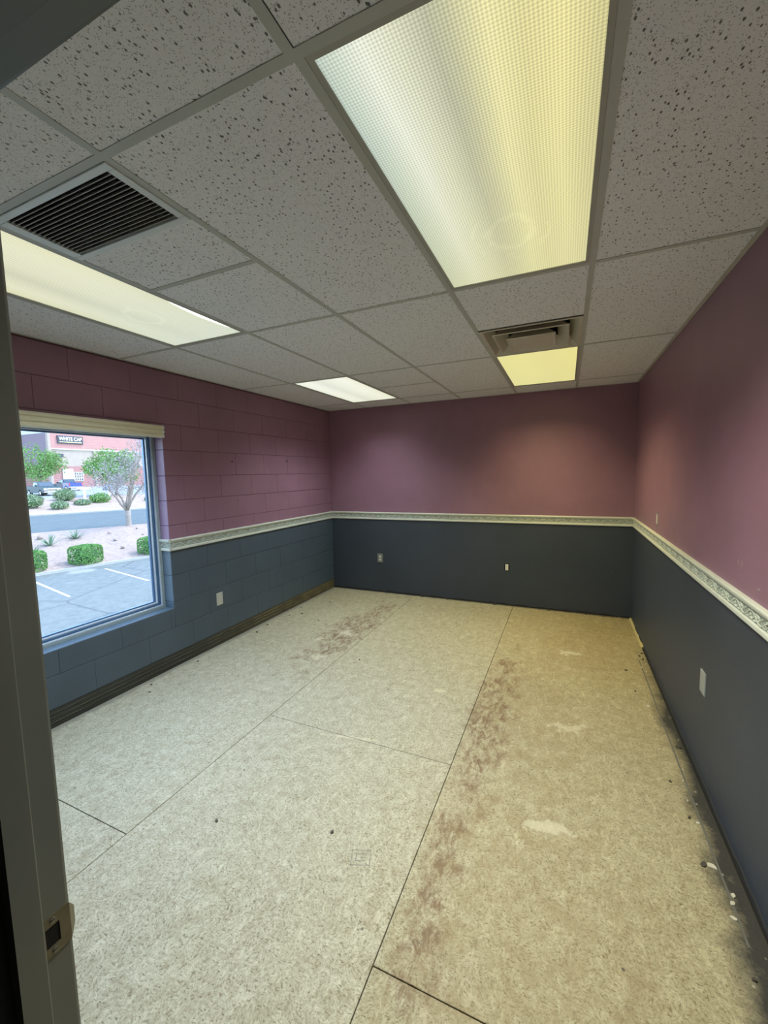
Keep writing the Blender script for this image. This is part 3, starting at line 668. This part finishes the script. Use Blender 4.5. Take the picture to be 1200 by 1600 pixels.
# ================================================================== OUTLETS, PLATES
def plate_mesh(w_, h, t_): return MB().bev(-w_/2, w_/2, -t_, 0, -h/2, h/2, .002, 1, -1)
def screw(par, x, z, y=-.0062, mat='screw_steel'):
    return MB().loft([[(x+r_*math.cos(2*PI*j/8), yy, z+r_*math.sin(2*PI*j/8)) for j in range(8)] for yy, r_ in ((y+.002, .003), (y, .003), (y-.0006, .002))]).build('screw', mat, par)
o = thing('wall_plate', 'blank beige wall plate on the block wall', 'wall plate', (XL, 2.768, .427), PI/2)
plate_mesh(.072, .115, .006).build('plate', 'plate_beige', o); screw(o, 0, .030, mat='plate_beige'); screw(o, 0, -.030, mat='plate_beige')
o = thing('wall_plate', 'blank pale grey wall plate on the right wall', 'wall plate', (XR, 2.405, .491), -PI/2)
plate_mesh(.076, .112, .006).build('plate', 'plate_paint', o); screw(o, 0, .030, mat='plate_paint'); screw(o, 0, -.030, mat='plate_paint')
def receptacle(par, y, mat='outlet_white'):
    rs = []
    for zc_ in (.0195, -.0195):
        m = MB(); pr_ = [(.0165*math.cos(2*PI*j/16), max(-.0125, min(.0125, .0165*math.sin(2*PI*j/16)))) for j in range(16)]
        m.loft([[(a, y+.003, b+zc_) for a, b in pr_], [(a, y-.001, b+zc_) for a, b in pr_], [(a*.93, y-.0018, b*.93+zc_) for a, b in pr_]]); r_ = m.build('socket', mat, par)
        s_ = MB(); s_.box(-.0075, -.0055, y-.0022, y-.0015, zc_-.001, zc_+.007); s_.box(.0055, .0075, y-.0022, y-.0015, zc_, zc_+.006); s_.tube([(0, y-.0015, zc_-.006), (0, y-.0022, zc_-.006)], .0022, 8); s_.build('slots', 'void_black', r_)
o = thing('wall_outlet', 'duplex outlet with a grey metal cover plate on the back wall', 'outlet', (-2.216, YB, .452), 0)
plate_mesh(.074, .118, .006).build('plate', 'plate_grey', o); receptacle(o, -.0065); screw(o, 0, 0, -.0065)
o = thing('wall_outlet', 'bare white duplex outlet without a cover plate on the back wall', 'outlet', (-.607, YB, .448), 0)
m = MB(); rr = [(.031*math.cos(2*PI*j/20), .052*max(-.93, min(.93, 1.08*math.sin(2*PI*j/20)))) for j in range(20)]
m.loft([[(a, .001, b) for a, b in rr], [(a, -.0008, b) for a, b in rr]]); m.build('box_opening', 'void_black', o, label='dark opening around the socket')
receptacle(o, -.010); MB().box(-.0165, .0165, -.009, -.0006, -.034, .034).build('yoke', 'outlet_white', o); 
for z in (.047, -.047): screw(o, 0, z, -.003)
o = thing('wall_bracket', 'small white strip screwed to the right wall just above the rail', 'bracket', (XR, 3.663, 1.168), -PI/2)
MB().bev(-.012, .012, -.007, 0, -.036, .036, .002, 1, -1).build('strip', 'strip_white', o)
for z in (.046, -.046): MB().bev(-.013, .013, -.004, 0, z-.010, z+.010, .002, 1, -1).build('tab', 'plate_grey', o); screw(o, 0, z, -.0045)

# wood strip left at the back right corner, thin tack strip
m = MB(); m.loft([[(XR-.020, y, 0), (XR-.001, y, 0), (XR-.001, y, .018), (XR-.010, y, .016), (XR-.018, y, .008)] for y in (4.02, 4.40, 4.78)])
m.build('wood_strip', 'wood_strip', None, label='short yellowish wood strip lying in the far right corner', cat='wood strip')
m = MB(); m.loft([[(XR-.075, y, 0), (XR-.068, y, 0), (XR-.068, y, .0025), (XR-.075, y, .0025)] for y in (1.55, 2.6, 3.75)])
m.build('edge_strip', flat('strip_dull', (.13, .125, .115), .8), None, label='thin grey edge strip stuck to the floor along the right wall', cat='edge strip')

# ---- debris
def chip(x, y, s, mat, label, group, name='paint_chip', cat='debris', h=.004):
    m = MB(); n = 7; a0_ = random.random()*6; ring = [(s*random.uniform(.55, 1)*math.cos(2*PI*j/n+a0_), s*random.uniform(.3, .7)*math.sin(2*PI*j/n+a0_)) for j in range(n)]
    m.loft([[(a, b, 0) for a, b in ring], [(a*.95, b*.95, h*random.uniform(.5, 1)) for a, b in ring]])
    return m.build(name, mat, None, loc=(x, y, .0001), rot=(0, 0, random.random()*6), label=label, cat=cat, group=group)
R_ = [(.548, 1.842, .026, 'paint_chip'), (.571, 1.70, .014, 'paint_chip'), (.583, 1.735, .012, 'paint_chip'), (.556, 1.64, .016, 'paint_chip'), (.556, 2.06, .010, 'paint_chip'), (.548, 2.19, .008, 'paint_chip'), (.56, 2.33, .008, 'paint_chip'),
      (.50, 2.56, .010, 'paint_chip'), (.52, 3.02, .018, 'paint_chip'), (.53, 2.85, .008, 'paint_chip'), (.60, 1.35, .014, 'paint_chip'), (.59, 3.55, .010, 'paint_chip'), (.57, 3.62, .012, 'paint_chip'), (.61, 3.7, .010, 'paint_chip')]
for x, y, s, mt in R_: chip(x, y, s, mt, 'tiny pale paint chip on the black glue band beside the right wall', 'paint chips along the right wall')
for x, y, s in ((.521, 1.838, .018), (.53, 2.08, .012), (.50, 2.30, .009), (.45, 3.52, .013), (.47, 3.2, .008), (.55, 1.45, .010), (.60, 3.78, .016), (.585, 3.84, .014), (.61, 3.90, .012), (.60, 2.62, .022)):
    chip(x, y, s, 'crumb_dark', 'tiny dark crumb on the floor beside the right wall', 'dark crumbs along the right wall', 'crumb', h=.008)
for x, y, s, mt in ((-2.80, 2.50, .016, 'crumb_grey'), (-2.82, 2.62, .012, 'paint_chip'), (-2.84, 2.86, .014, 'paint_chip'), (-2.80, 3.05, .010, 'paint_chip'), (-2.72, 2.15, .008, 'paint_chip'), (-2.60, 2.2, .008, 'paint_chip')):
    chip(x, y, s, mt, 'tiny pale chip on the floor beside the block wall', 'pale chips along the block wall')
for x, y, s in ((-2.83, 2.40, .012), (-2.84, 1.98, .012), (-2.75, 1.90, .010), (-2.80, 3.10, .020), (-2.84, 3.3, .016), (-2.80, 3.62, .012), (-2.70, 3.72, .020), (-2.84, 3.9, .016), (-2.62, 4.2, .012), (-2.4, 3.6, .009)):
    chip(x, y, s, 'crumb_dark', 'tiny dark crumb on the floor beside the block wall', 'dark crumbs along the block wall', 'crumb', h=.007)
for x in (-2.1, -1.6, -1.35, -.75, -.2, .1, .22, .35, .5):
    chip(x+random.uniform(-.05, .05), 4.785, random.uniform(.012, .024), 'crumb_dark' if random.random() < .4 else 'crumb_grey', 'small crumb of rubble at the foot of the back wall', 'rubble along the back wall', 'crumb', h=.010)
for x, y, s, lb in ((-.905, 1.40, .012, 'dark speck on the board left of the ink stamp'), (-1.56, 2.93, .012, 'dark speck on the middle boards toward the back'), (-1.42, 1.25, .012, 'dark speck on the near left board')):
    chip(x, y, s, 'crumb_dark', lb, None, 'crumb', h=.006)

# ================================================================== OUTDOORS
def yc(y): return max(-10, min(42, y))
E_lot = lambda y: -23.6+.26*(yc(y)-11); E_r0 = lambda y: -30.9+.45*(yc(y)-14.6); E_r1 = lambda y: -45.6+.42*(yc(y)-22)
E_bank = lambda y: -56+.35*(yc(y)-28)
ys = [-40, -10, 0, 8, 14, 20, 26, 34, 42, 90, 150]
def strip(name, f0, z0, f1, z1, mat, label, n=1, jit=0, depth=.3):
    m = MB(); rows_ = []
    yy = []
    for a, b in zip(ys, ys[1:]):
        k_ = 6 if jit and 0 <= a <= 42 else 1
        yy += [a+(b-a)*i/k_ for i in range(k_)]
    yy.append(ys[-1])
    for i in range(n+1):
        t_ = i/n; rows_.append([(f0(y)*(1-t_)+f1(y)*t_, y, z0*(1-t_)+z1*t_ + (random.uniform(-jit, jit) if 0 < i < n else 0)) for y in yy])
    rows_ = [[(x, y, z-depth) for x, y, z in rows_[0]]] + rows_ + [[(x, y, z-depth) for x, y, z in rows_[-1]]]
    m.loft(rows_, False, False, sm=False)
    return m.build(name, mat, None, kind='structure', label=label, cat='ground')
LZ = -3.05
strip('parking_lot', lambda y: XL-.22, LZ, lambda y: E_lot(y)+.15, LZ, 'lot_asphalt', 'sunlit asphalt car park below the window')
kb = strip('kerb', lambda y: E_lot(y)+.15, LZ+.13, lambda y: E_lot(y), LZ+.13, 'concrete', 'low concrete kerb between car park and gravel slope')
strip('gravel_slope', lambda y: E_lot(y), LZ+.10, lambda y: E_r0(y)+.2, -1.72, 'gravel', 'tan gravel slope between car park and road', 6, .07)
strip('road', lambda y: E_r0(y)+.2, -1.75, lambda y: E_r1(y), -1.75, 'road_asphalt', 'grey-blue road beyond the gravel slope')
strip('sidewalk', lambda y: E_r1(y), -1.62, lambda y: E_r1(y)-2.2, -1.58, 'concrete', 'pale pavement on the far side of the road')
strip('far_bank', lambda y: E_r1(y)-2.2, -1.58, E_bank, -.5, 'far_gravel', 'sandy bank below the far car park', 4, .05)
strip('far_parking_lot', E_bank, -.5, lambda y: -96, .35, 'far_lot', 'far car park in front of the warehouse')
# stall lines
for i in range(0, 3):
    bx, by = -22.1, 10.35+2.85*i
    bx = E_lot(by)+1.2
    m = MB(); m.box(0, 4.7, -.05, .05, 0, .006)
    m.build('stall_line', 'stall_paint', None, loc=(bx, by, LZ), rot=(0, 0, -.20), label=('left', 'middle', 'right')[i]+' white stall line painted on the car park below', cat='parking line', group='white stall lines in the near car park')

def leaves(n, cx, cy, cz, rx, ry, rz, s, shell=.55, box=False, mb=None):
    m = mb or MB()
    for _ in range(n):
        if box:
            a = random.choice((0, 1, 2)); p = [random.uniform(-1, 1) for _ in range(3)]
            p[a] = random.choice((-1, 1))*random.uniform(.9, 1.04)
            if a == 2: p[2] = abs(p[2])
            nn = sum(abs(q)**5 for q in p)**.2; p = [q/max(nn, 1) for q in p]
        else:
            v_ = Vector((random.gauss(0, 1), random.gauss(0, 1), random.gauss(0, 1))).normalized()*(shell+(1-shell)*random.random()); p = list(v_)
        c = Vector((cx+rx*p[0], cy+ry*p[1], cz+rz*p[2])); u = Vector((random.gauss(0, 1), random.gauss(0, 1), random.gauss(0, 1))).normalized(); v2 = u.orthogonal().normalized()
        k_ = s*random.uniform(.6, 1.3); b = len(m.v)
        m.v += [tuple(c+u*k_), tuple(c+v2*k_*.5), tuple(c-u*k_), tuple(c-v2*k_*.5)]; m.face([b, b+1, b+2, b+3])
    return m
# clipped hedges at the kerb
for (y, w_, h, lb) in ((13.3, .62, 1.0, 'clipped green bush at the kerb, middle of three below the window'), (16.55, .62, 1.0, 'clipped green bush at the kerb, rightmost of three'), (10.95, .62, 1.05, 'clipped green bush at the kerb, leftmost of three')):
    t = thing('bush', lb, 'bush', (E_lot(y)-.55, y, LZ+.12), .2, 'clipped bushes along the kerb')
    leaves(2600, 0, 0, h/2, w_, w_, h/2, .055, box=True).build('foliage', 'hedge_leaf', t)
    m = MB(); m.ball((0, 0, h/2), (w_*.86, w_*.86, h*.46), 14, 8, jit=.04); m.build('core', 'hedge_core', t)
# agaves
def gz(x, y):     # ground height on the gravel slope
    a, b = E_lot(y), E_r0(y)+.2; t_ = max(0, min(1, (a-x)/(a-b))); return LZ+.10+(-1.72-LZ-.10)*t_
for x, y, lb in ((-28.0, 15.3, 'spiky grey-green agave, middle one on the gravel slope'), (-27.6, 13.7, 'spiky grey-green agave left of the middle one on the gravel slope'), (-26.3, 12.2, 'spiky agave by the left edge of the window, on the gravel slope')):
    t = thing('agave', lb, 'plant', (x, y, gz(x, y)-.02), random.random(), 'agaves on the gravel slope')
    m0 = MB(); l_ = .62
    for s_ in (0,): m0.loft([[(0, -.03, 0), (0, .03, 0), (.0, 0, .02)], [(l_*.35, -.045, l_*.3), (l_*.35, .045, l_*.3), (l_*.35, 0, l_*.3+.02)], [(l_*.8, -.02, l_*.66), (l_*.8, .02, l_*.66), (l_*.8, 0, l_*.67)], [(l_, -.003, l_*.78), (l_, .003, l_*.78), (l_, 0, l_*.79)]])
    lm = m0.mesh('leaf', 'agave_leaf')
    for i in range(18): link('leaf', lm, t, (0, 0, 0), (0, random.uniform(-.55, .35), i*2.4), scale=(1,)*3)
# boulders on the slope
for i in range(14):
    y = 11+i*.62; a, b = E_lot(y), E_r0(y); x = a+(b-a)*(.25+.6*((i*.381) % 1)); r_ = random.uniform(.08, .2)
    if any(math.hypot(x-p, y-q) < 1.1 for p, q in ((-28.0, 15.3), (-27.6, 13.7), (-26.3, 12.2))): continue
    m = MB(); m.ball((0, 0, r_*.3), (r_, r_*.8, r_*.6), 7, 5, jit=.15); m.build('rock', 'boulder_tan', None, loc=(x, y, gz(x, y)), label='tan rock on the gravel slope', cat='rock', group='rocks on the gravel slope')

def branch_tree(t, trunk_pts, radii, brs, mat):
    MB().tube(trunk_pts, radii, 9).build('trunk', mat, t)
    for pts, r0 in brs:
        n_ = len(pts); MB().tube(pts, [r0*(1-.75*i/(n_-1)) for i in range(n_)], 7).build('branch', mat, t)
# pale sparse tree near the road
t = thing('tree', 'pale nearly bare tree with forked trunk, nearest the window by the road', 'tree', (-28.6, 19.15, -2.05))
brs = []
for a, tilt, L in ((-.35, .55, 3.9), (.9, .6, 4.0), (2.2, .5, 3.2), (1.5, .25, 4.4), (-1.4, .65, 3.2), (3.4, .6, 2.8), (.2, .3, 4.6)):
    p = Vector((0, 0, 1.35)); pts = [p.copy()]; d_ = Vector((math.sin(tilt)*math.cos(a), math.sin(tilt)*math.sin(a), math.cos(tilt)))
    for i in range(6): p = p+d_*L/6+Vector((random.uniform(-.12, .12), random.uniform(-.12, .12), .05)); pts.append(p.copy())
    brs.append((pts, .085))
    for k_ in range(2, 6):
        q = pts[k_]; e = Vector((random.uniform(-1, 1), random.uniform(-1, 1), random.uniform(.2, 1))).normalized()
        brs.append(([q, q+e*.6, q+e*1.2+Vector((0, 0, .2))], .025))
branch_tree(t, [(0, 0, -.2), (.02, 0, .1), (.0, .03, .8), (.02, .0, 1.4)], [.30, .20, .17, .19], brs, 'bark_pale')
m = MB()
for _ in range(70):
    q = random.choice(brs)[0][-1]; leaves(60, q.x+random.uniform(-.3, .3), q.y+random.uniform(-.3, .3), q.z+random.uniform(-.5, .4), .75, .75, .7, .055, .1, mb=m)
m.build('foliage', 'tree_leaf_pale', t, label='sparse pale greyish twigs and leaves')
# green trees beyond the road
def green_tree(x, y, z, r_, h, lb, n=4200, s=.15):
    t = thing('tree', lb, 'tree', (x, y, z), group='green trees in front of the warehouse')
    branch_tree(t, [(0, 0, -.2), (.05, 0, h*.25), (0, .05, h*.5)], [.22, .16, .10], [([(0, 0, h*.3), (math.cos(a)*r_*.4, math.sin(a)*r_*.4, h*.6), (math.cos(a)*r_*.6, math.sin(a)*r_*.6, h*.8)], .09) for a in (0, 1.6, 3.2, 4.7)], 'bark_dark')
    m = MB()
    for i in range(26):
        v_ = Vector((random.gauss(0, 1), random.gauss(0, 1), random.gauss(0, 1))).normalized()*random.uniform(.35, .72)
        leaves(n//26, v_.x*r_, v_.y*r_, h*.60+v_.z*h*.40, r_*.42, r_*.42, h*.17, s, .4, mb=m)
    m.build('foliage', 'tree_leaf', t)
green_tree(-54.8, 35.4, -.75, 3.7, 6.5, 'round green tree in the middle of the window view', 7000)
green_tree(-70.5, 34.6, -.3, 3.5, 7.3, 'green tree at the left edge of the window view', 3600)
# low shrubs on the far bank
def shrub(x, y, z, r_, h, lb, mat='shrub_leaf', n=900):
    t = thing('shrub', lb, 'shrub', (x, y, z), group='desert shrubs on the far bank')
    leaves(n, 0, 0, h*.5, r_, r_, h*.5, .12, .6).build('foliage', mat, t)
    m = MB(); m.ball((0, 0, h*.45), (r_*.75, r_*.75, h*.42), 10, 6, jit=.06); m.build('core', 'hedge_core', t)
shrub(-53.5, 28.5, -.85, 1.15, 1.5, 'rounded grey-green shrub on the bank in front of the blue truck')
shrub(-49.5, 28.1, -1.35, .8, .8, 'low shrub at the bottom of the far bank, right of centre')
shrub(-50.5, 23.9, -1.2, 1.0, 1.4, 'shrub on the bank at the left edge of the view')
shrub(-48.3, 25.2, -1.45, .8, .9, 'low shrub just above the pavement, left')
shrub(-50.0, 30.35, -1.25, 1.1, 1.3, 'dark shrub under the round green tree', 'tree_leaf')
shrub(-47.5, 34.6, -1.2, .45, .5, 'tiny shrub on the bank right of the pale tree')
# mailbox stands
for x, y, z, lb, mt in ((-51.6, 29.6, -.95, 'white post with a flat white top on the far bank', 'box_white'), (-51.0, 32.0, -1.15, 'white post carrying a dark mailbox on the far bank', 'box_navy')):
    t = thing('mailbox_post', lb, 'mailbox', (x, y, z), .3)
    MB().bev(-.09, .09, -.09, .09, -.1, 1.45, .01, 2, 1).build('post', 'box_white', t)
    if mt == 'box_white': MB().bev(-.25, .25, -.75, .75, 1.45, 1.62, .03, 2, 1).build('top', mt, t)
    else:
        m = MB(); m.loft([[(.30*math.cos(a), yy, 1.75+.38*math.sin(a)) for a in [PI*j/8 for j in range(9)]] + [(-.30, yy, 1.45), (.30, yy, 1.45)] for yy in (-.5, .5)]); m.build('box', mt, t)
        MB().tube([(0, .1, .5), (0, .45, 1.45)], .05, 6).build('brace', 'box_white', t)

# pickup trucks
def pickup(loc, rz, paint, lb, bed_paint=None, sc=1.0):
    t = thing('pickup_truck', lb, 'truck', loc, rz); bed_paint = bed_paint or paint
    W = .95
    def side(pts, y0, y1): return [[(x, y0, z) for x, z in pts], [(x, y1, z) for x, z in pts]]
    def arch(xc): return [(xc-.46*math.cos(a), .36+.46*math.sin(a)) for a in [PI*j/8 for j in range(9)]]
    lower = [(2.80, .42), (2.82, .80), (2.75, 1.08), (1.25, 1.18), (-.65, 1.18), (-.65, .36)] + [(x, z) for x, z in arch(1.75)[::1]] + [(2.3, .36)]
    lower = [(2.80, .42), (2.84, .80), (2.74, 1.10), (1.20, 1.20), (-.65, 1.22), (-.65, .36), (1.24, .36)] + arch(1.75)[1:-1] + [(2.26, .36)]
    m = MB(); m.loft(side(lower, -W, W)); m.build('body', paint, t)
    bed = [(-.66, .36), (-.66, 1.24), (-2.78, 1.24), (-2.80, .50), (-2.3, .40)] + [(x, z) for x, z in arch(-1.72)[1:-1]][::1] + [(-1.22, .36)]
    m = MB(); m.loft(side(bed, -W, -W+.10)); m.loft(side(bed, W-.10, W)); m.box(-2.80, -2.72, -W, W, .5, 1.24); m.box(-2.72, -.66, -W+.1, W-.1, .62, .68); m.build('bed', bed_paint, t)
    cab = [(1.20, 1.19), (.55, 1.78), (-.45, 1.82), (-.64, 1.21)]
    m = MB(); m.loft([[(x, -W+.06+(.12 if z > 1.5 else 0), z) for x, z in cab], [(x, W-.06-(.12 if z > 1.5 else 0), z) for x, z in cab]]); m.build('cab', paint, t)
    m = MB()
    for s_ in (-1, 1):
        for q in ([(.98, 1.27), (.50, 1.70), (.30, 1.72), (.30, 1.27)], [(.22, 1.27), (.22, 1.72), (-.38, 1.74), (-.50, 1.27)]):
            m.loft([[(x, s_*(W-.045-.12*(z-1.2)/.6), z) for x, z in q], [(x, s_*(W-.09-.12*(z-1.2)/.6), z) for x, z in q]])
    m.build('side_windows', 'glass_truck', t)
    MB().loft([[(1.15, -.74, 1.26), (1.15, .74, 1.26), (.63, .66, 1.73), (.63, -.66, 1.73)], [(1.10, -.74, 1.22), (1.10, .74, 1.22), (.58, .66, 1.70), (.58, -.66, 1.70)]]).build('windscreen', 'glass_truck', t)
    MB().loft([[(-.635, -.70, 1.30), (-.635, .70, 1.30), (-.50, .64, 1.74), (-.50, -.64, 1.74)], [(-.60, -.70, 1.30), (-.60, .70, 1.30), (-.46, .64, 1.74), (-.46, -.64, 1.74)]]).build('rear_window', 'glass_truck', t)
    m = MB(); m.box(2.78, 2.87, -.55, .55, .62, 1.00); m.build('grille', 'chrome', t); MB().box(2.865, 2.88, -.48, .48, .70, .80).build('grille_slot', 'tyre_rubber', t)
    MB().bev(2.76, 2.94, -.93, .93, .40, .58, .03, 0, 1).build('bumper', 'chrome', t); MB().bev(-2.92, -2.78, -.93, .93, .44, .60, .03, 0, -1).build('bumper', 'chrome', t)
    for s_ in (-1, 1):
        MB().bev(2.74, 2.86, s_*.76-.17, s_*.76+.17, .70, .98, .02, 0, 1).build('headlight', 'lamp_clear', t)
        MB().bev(-2.82, -2.74, s_*.87-.07, s_*.87+.07, .80, 1.18, .01, 0, -1).build('tail_light', 'tail_red', t)
        MB().bev(.80, 1.0, s_*1.06-.12, s_*1.06+.12, 1.20, 1.42, .02, 0, 1).build('mirror', paint, t)
        for x in (1.75, -1.72):
            wh = MB().tube([(x, s_*.66, .38), (x, s_*.95, .38)], .38, 18, sm=False).build('wheel', 'tyre_rubber', t)
            MB().tube([(x, s_*.90, .38), (x, s_*.965, .38)], .23, 12, sm=False).build('rim', 'rim_grey', wh)
    return t
pickup((-63.8, 31.5, -.36), -.12, 'truck_teal', 'dark teal pickup truck with chrome grille facing the window, left')
pickup((-74.5, 40.3, -.06), 3.02, 'truck_navy', 'blue pickup truck seen from behind, right of the dark teal one', 'truck_blue')

# warehouse
BX = -90
b = thing('warehouse', 'pink and tan warehouse with a black sign behind the trees', 'building', (BX, 46, .2))
def bb(name, x0, x1, y0, y1, z0, z1, mat, par=b, label=None): return MB().bev(x0, x1, y0, y1, z0, z1, .04, 0, 1).build(name, mat, par, label=label)
bb('upper_wall', -9, 0, 0, 60, 7.5, 11.3, 'facade_pink'); bb('middle_wall', -9, -.15, 0, 60, 4.1, 7.5, 'facade_beige'); bb('lower_wall', -9, -.1, 0, 60, -.4, 4.1, 'facade_brick')
bb('wall_band', -8.9, .06, -.05, 60, 7.35, 7.6, 'cap_metal'); bb('parapet_cap', -9.1, .15, -.15, 60, 11.3, 11.75, 'cap_metal')
bb('side_wall', -8.9, -.05, -.10, 0, 4.1, 11.28, 'facade_shaded'); bb('side_soffit', -9, -.1, -.14, -.02, 10.5, 11.29, 'cap_metal')
bb('corner_pier', -.5, .12, -.14, .35, -.4, 11.2, 'facade_beige')
sg = bb('sign_board', .02, .22, 1.5, 6.1, 8.55, 10.1, 'sign_black', label='black sign board with white lettering')
def text(body, size, loc, par, mat):
    cu = bpy.data.curves.new('lettering', 'FONT'); cu.body = body; cu.size = size; cu.align_x = 'CENTER'; cu.align_y = 'CENTER'; cu.extrude = .03; cu.offset = .014*size
    o_ = bpy.data.objects.new('tmp', cu); COL.objects.link(o_); bpy.context.view_layer.update()
    me = bpy.data.meshes.new_from_object(o_.evaluated_get(bpy.context.evaluated_depsgraph_get())); bpy.data.objects.remove(o_)
    me.materials.clear(); me.materials.append(MT[mat]); xs_ = [v_.co.x for v_ in me.vertices]; wd = max(xs_)-min(xs_)
    o = link('lettering', me, par, loc, (PI/2, 0, PI/2)); return o, wd
lt, wd = text('WHITE CAP', .95, (.24, 3.8, 9.48), sg, 'sign_white'); lt.scale = (4.1/wd, 1, 1)
MB().box(.2, .25, 1.8, 5.8, 8.82, 8.93).build('sign_stripe', 'sign_yellow', sg)
# entrance canopy, doors and gridded window
m = MB(); 
for a in ((.1, 1.3, .2, 1.75, 6.35, 6.5), (.1, 1.3, .2, 1.75, 5.85, 6.0), (1.15, 1.3, .2, 1.75, 6.0, 6.35)): m.box(*a)
m.build('canopy_frame', 'sign_black', b)
dr = bb('door_surround', -.05, .1, 2.0, 3.9, -.3, 3.6, 'muntin_white'); bb('door', .1, .15, 2.15, 3.75, -.2, 3.3, 'door_teal', dr)
wn_ = bb('window', -.05, .02, 4.0, 5.7, 1.2, 3.0, 'glass_dark')
m = MB()
for i in range(5): m.box(.0, .08, 4.0+i*.41, 4.06+i*.41, 1.2, 3.0)
for i in range(4): m.box(.0, .08, 4.0, 5.7, 1.2+i*.58, 1.27+i*.58)
m.build('muntins', 'muntin_white', wn_)
for i, y in enumerate((8, 12, 16, 20)): bb('panel_pilaster', -.1, .08, y, y+.5, -.3, 7.4, 'facade_beige')

# ---- every small loose piece gets a label of its own, counted along its row
ORD = ['nearest', 'second nearest', 'third nearest', 'fourth nearest', 'fifth nearest', 'sixth nearest', 'seventh nearest', 'eighth nearest', 'ninth nearest', 'tenth nearest', 'eleventh nearest', 'twelfth nearest', 'thirteenth nearest', 'fourteenth nearest', 'fifteenth nearest', 'sixteenth nearest']
LFT = [o_.replace('nearest', '').strip() for o_ in ORD]; LFT[0] = 'first'
for g, what, axis in (('dark crumbs along the right wall', 'dark crumb on the floor beside the right wall', 1), ('paint chips along the right wall', 'pale paint chip beside the right wall', 1),
                      ('dark crumbs along the block wall', 'dark crumb on the floor beside the block wall', 1), ('pale chips along the block wall', 'pale chip on the floor beside the block wall', 1),
                      ('rubble along the back wall', 'crumb of rubble from the left at the foot of the back wall', 0), ('rocks on the gravel slope', 'tan rock from the left on the gravel slope', 2)):
    obs = [o_ for o_ in COL.objects if o_.get('group') == g]
    obs.sort(key=lambda o_: o_.location.x if axis == 0 else (o_.location.y if axis == 1 else -o_.location.x/o_.location.y*-1))
    if axis == 2: obs.sort(key=lambda o_: o_.location.y/-o_.location.x)
    for i, o_ in enumerate(obs): o_['label'] = (ORD if axis == 1 else LFT)[i] + ' ' + what
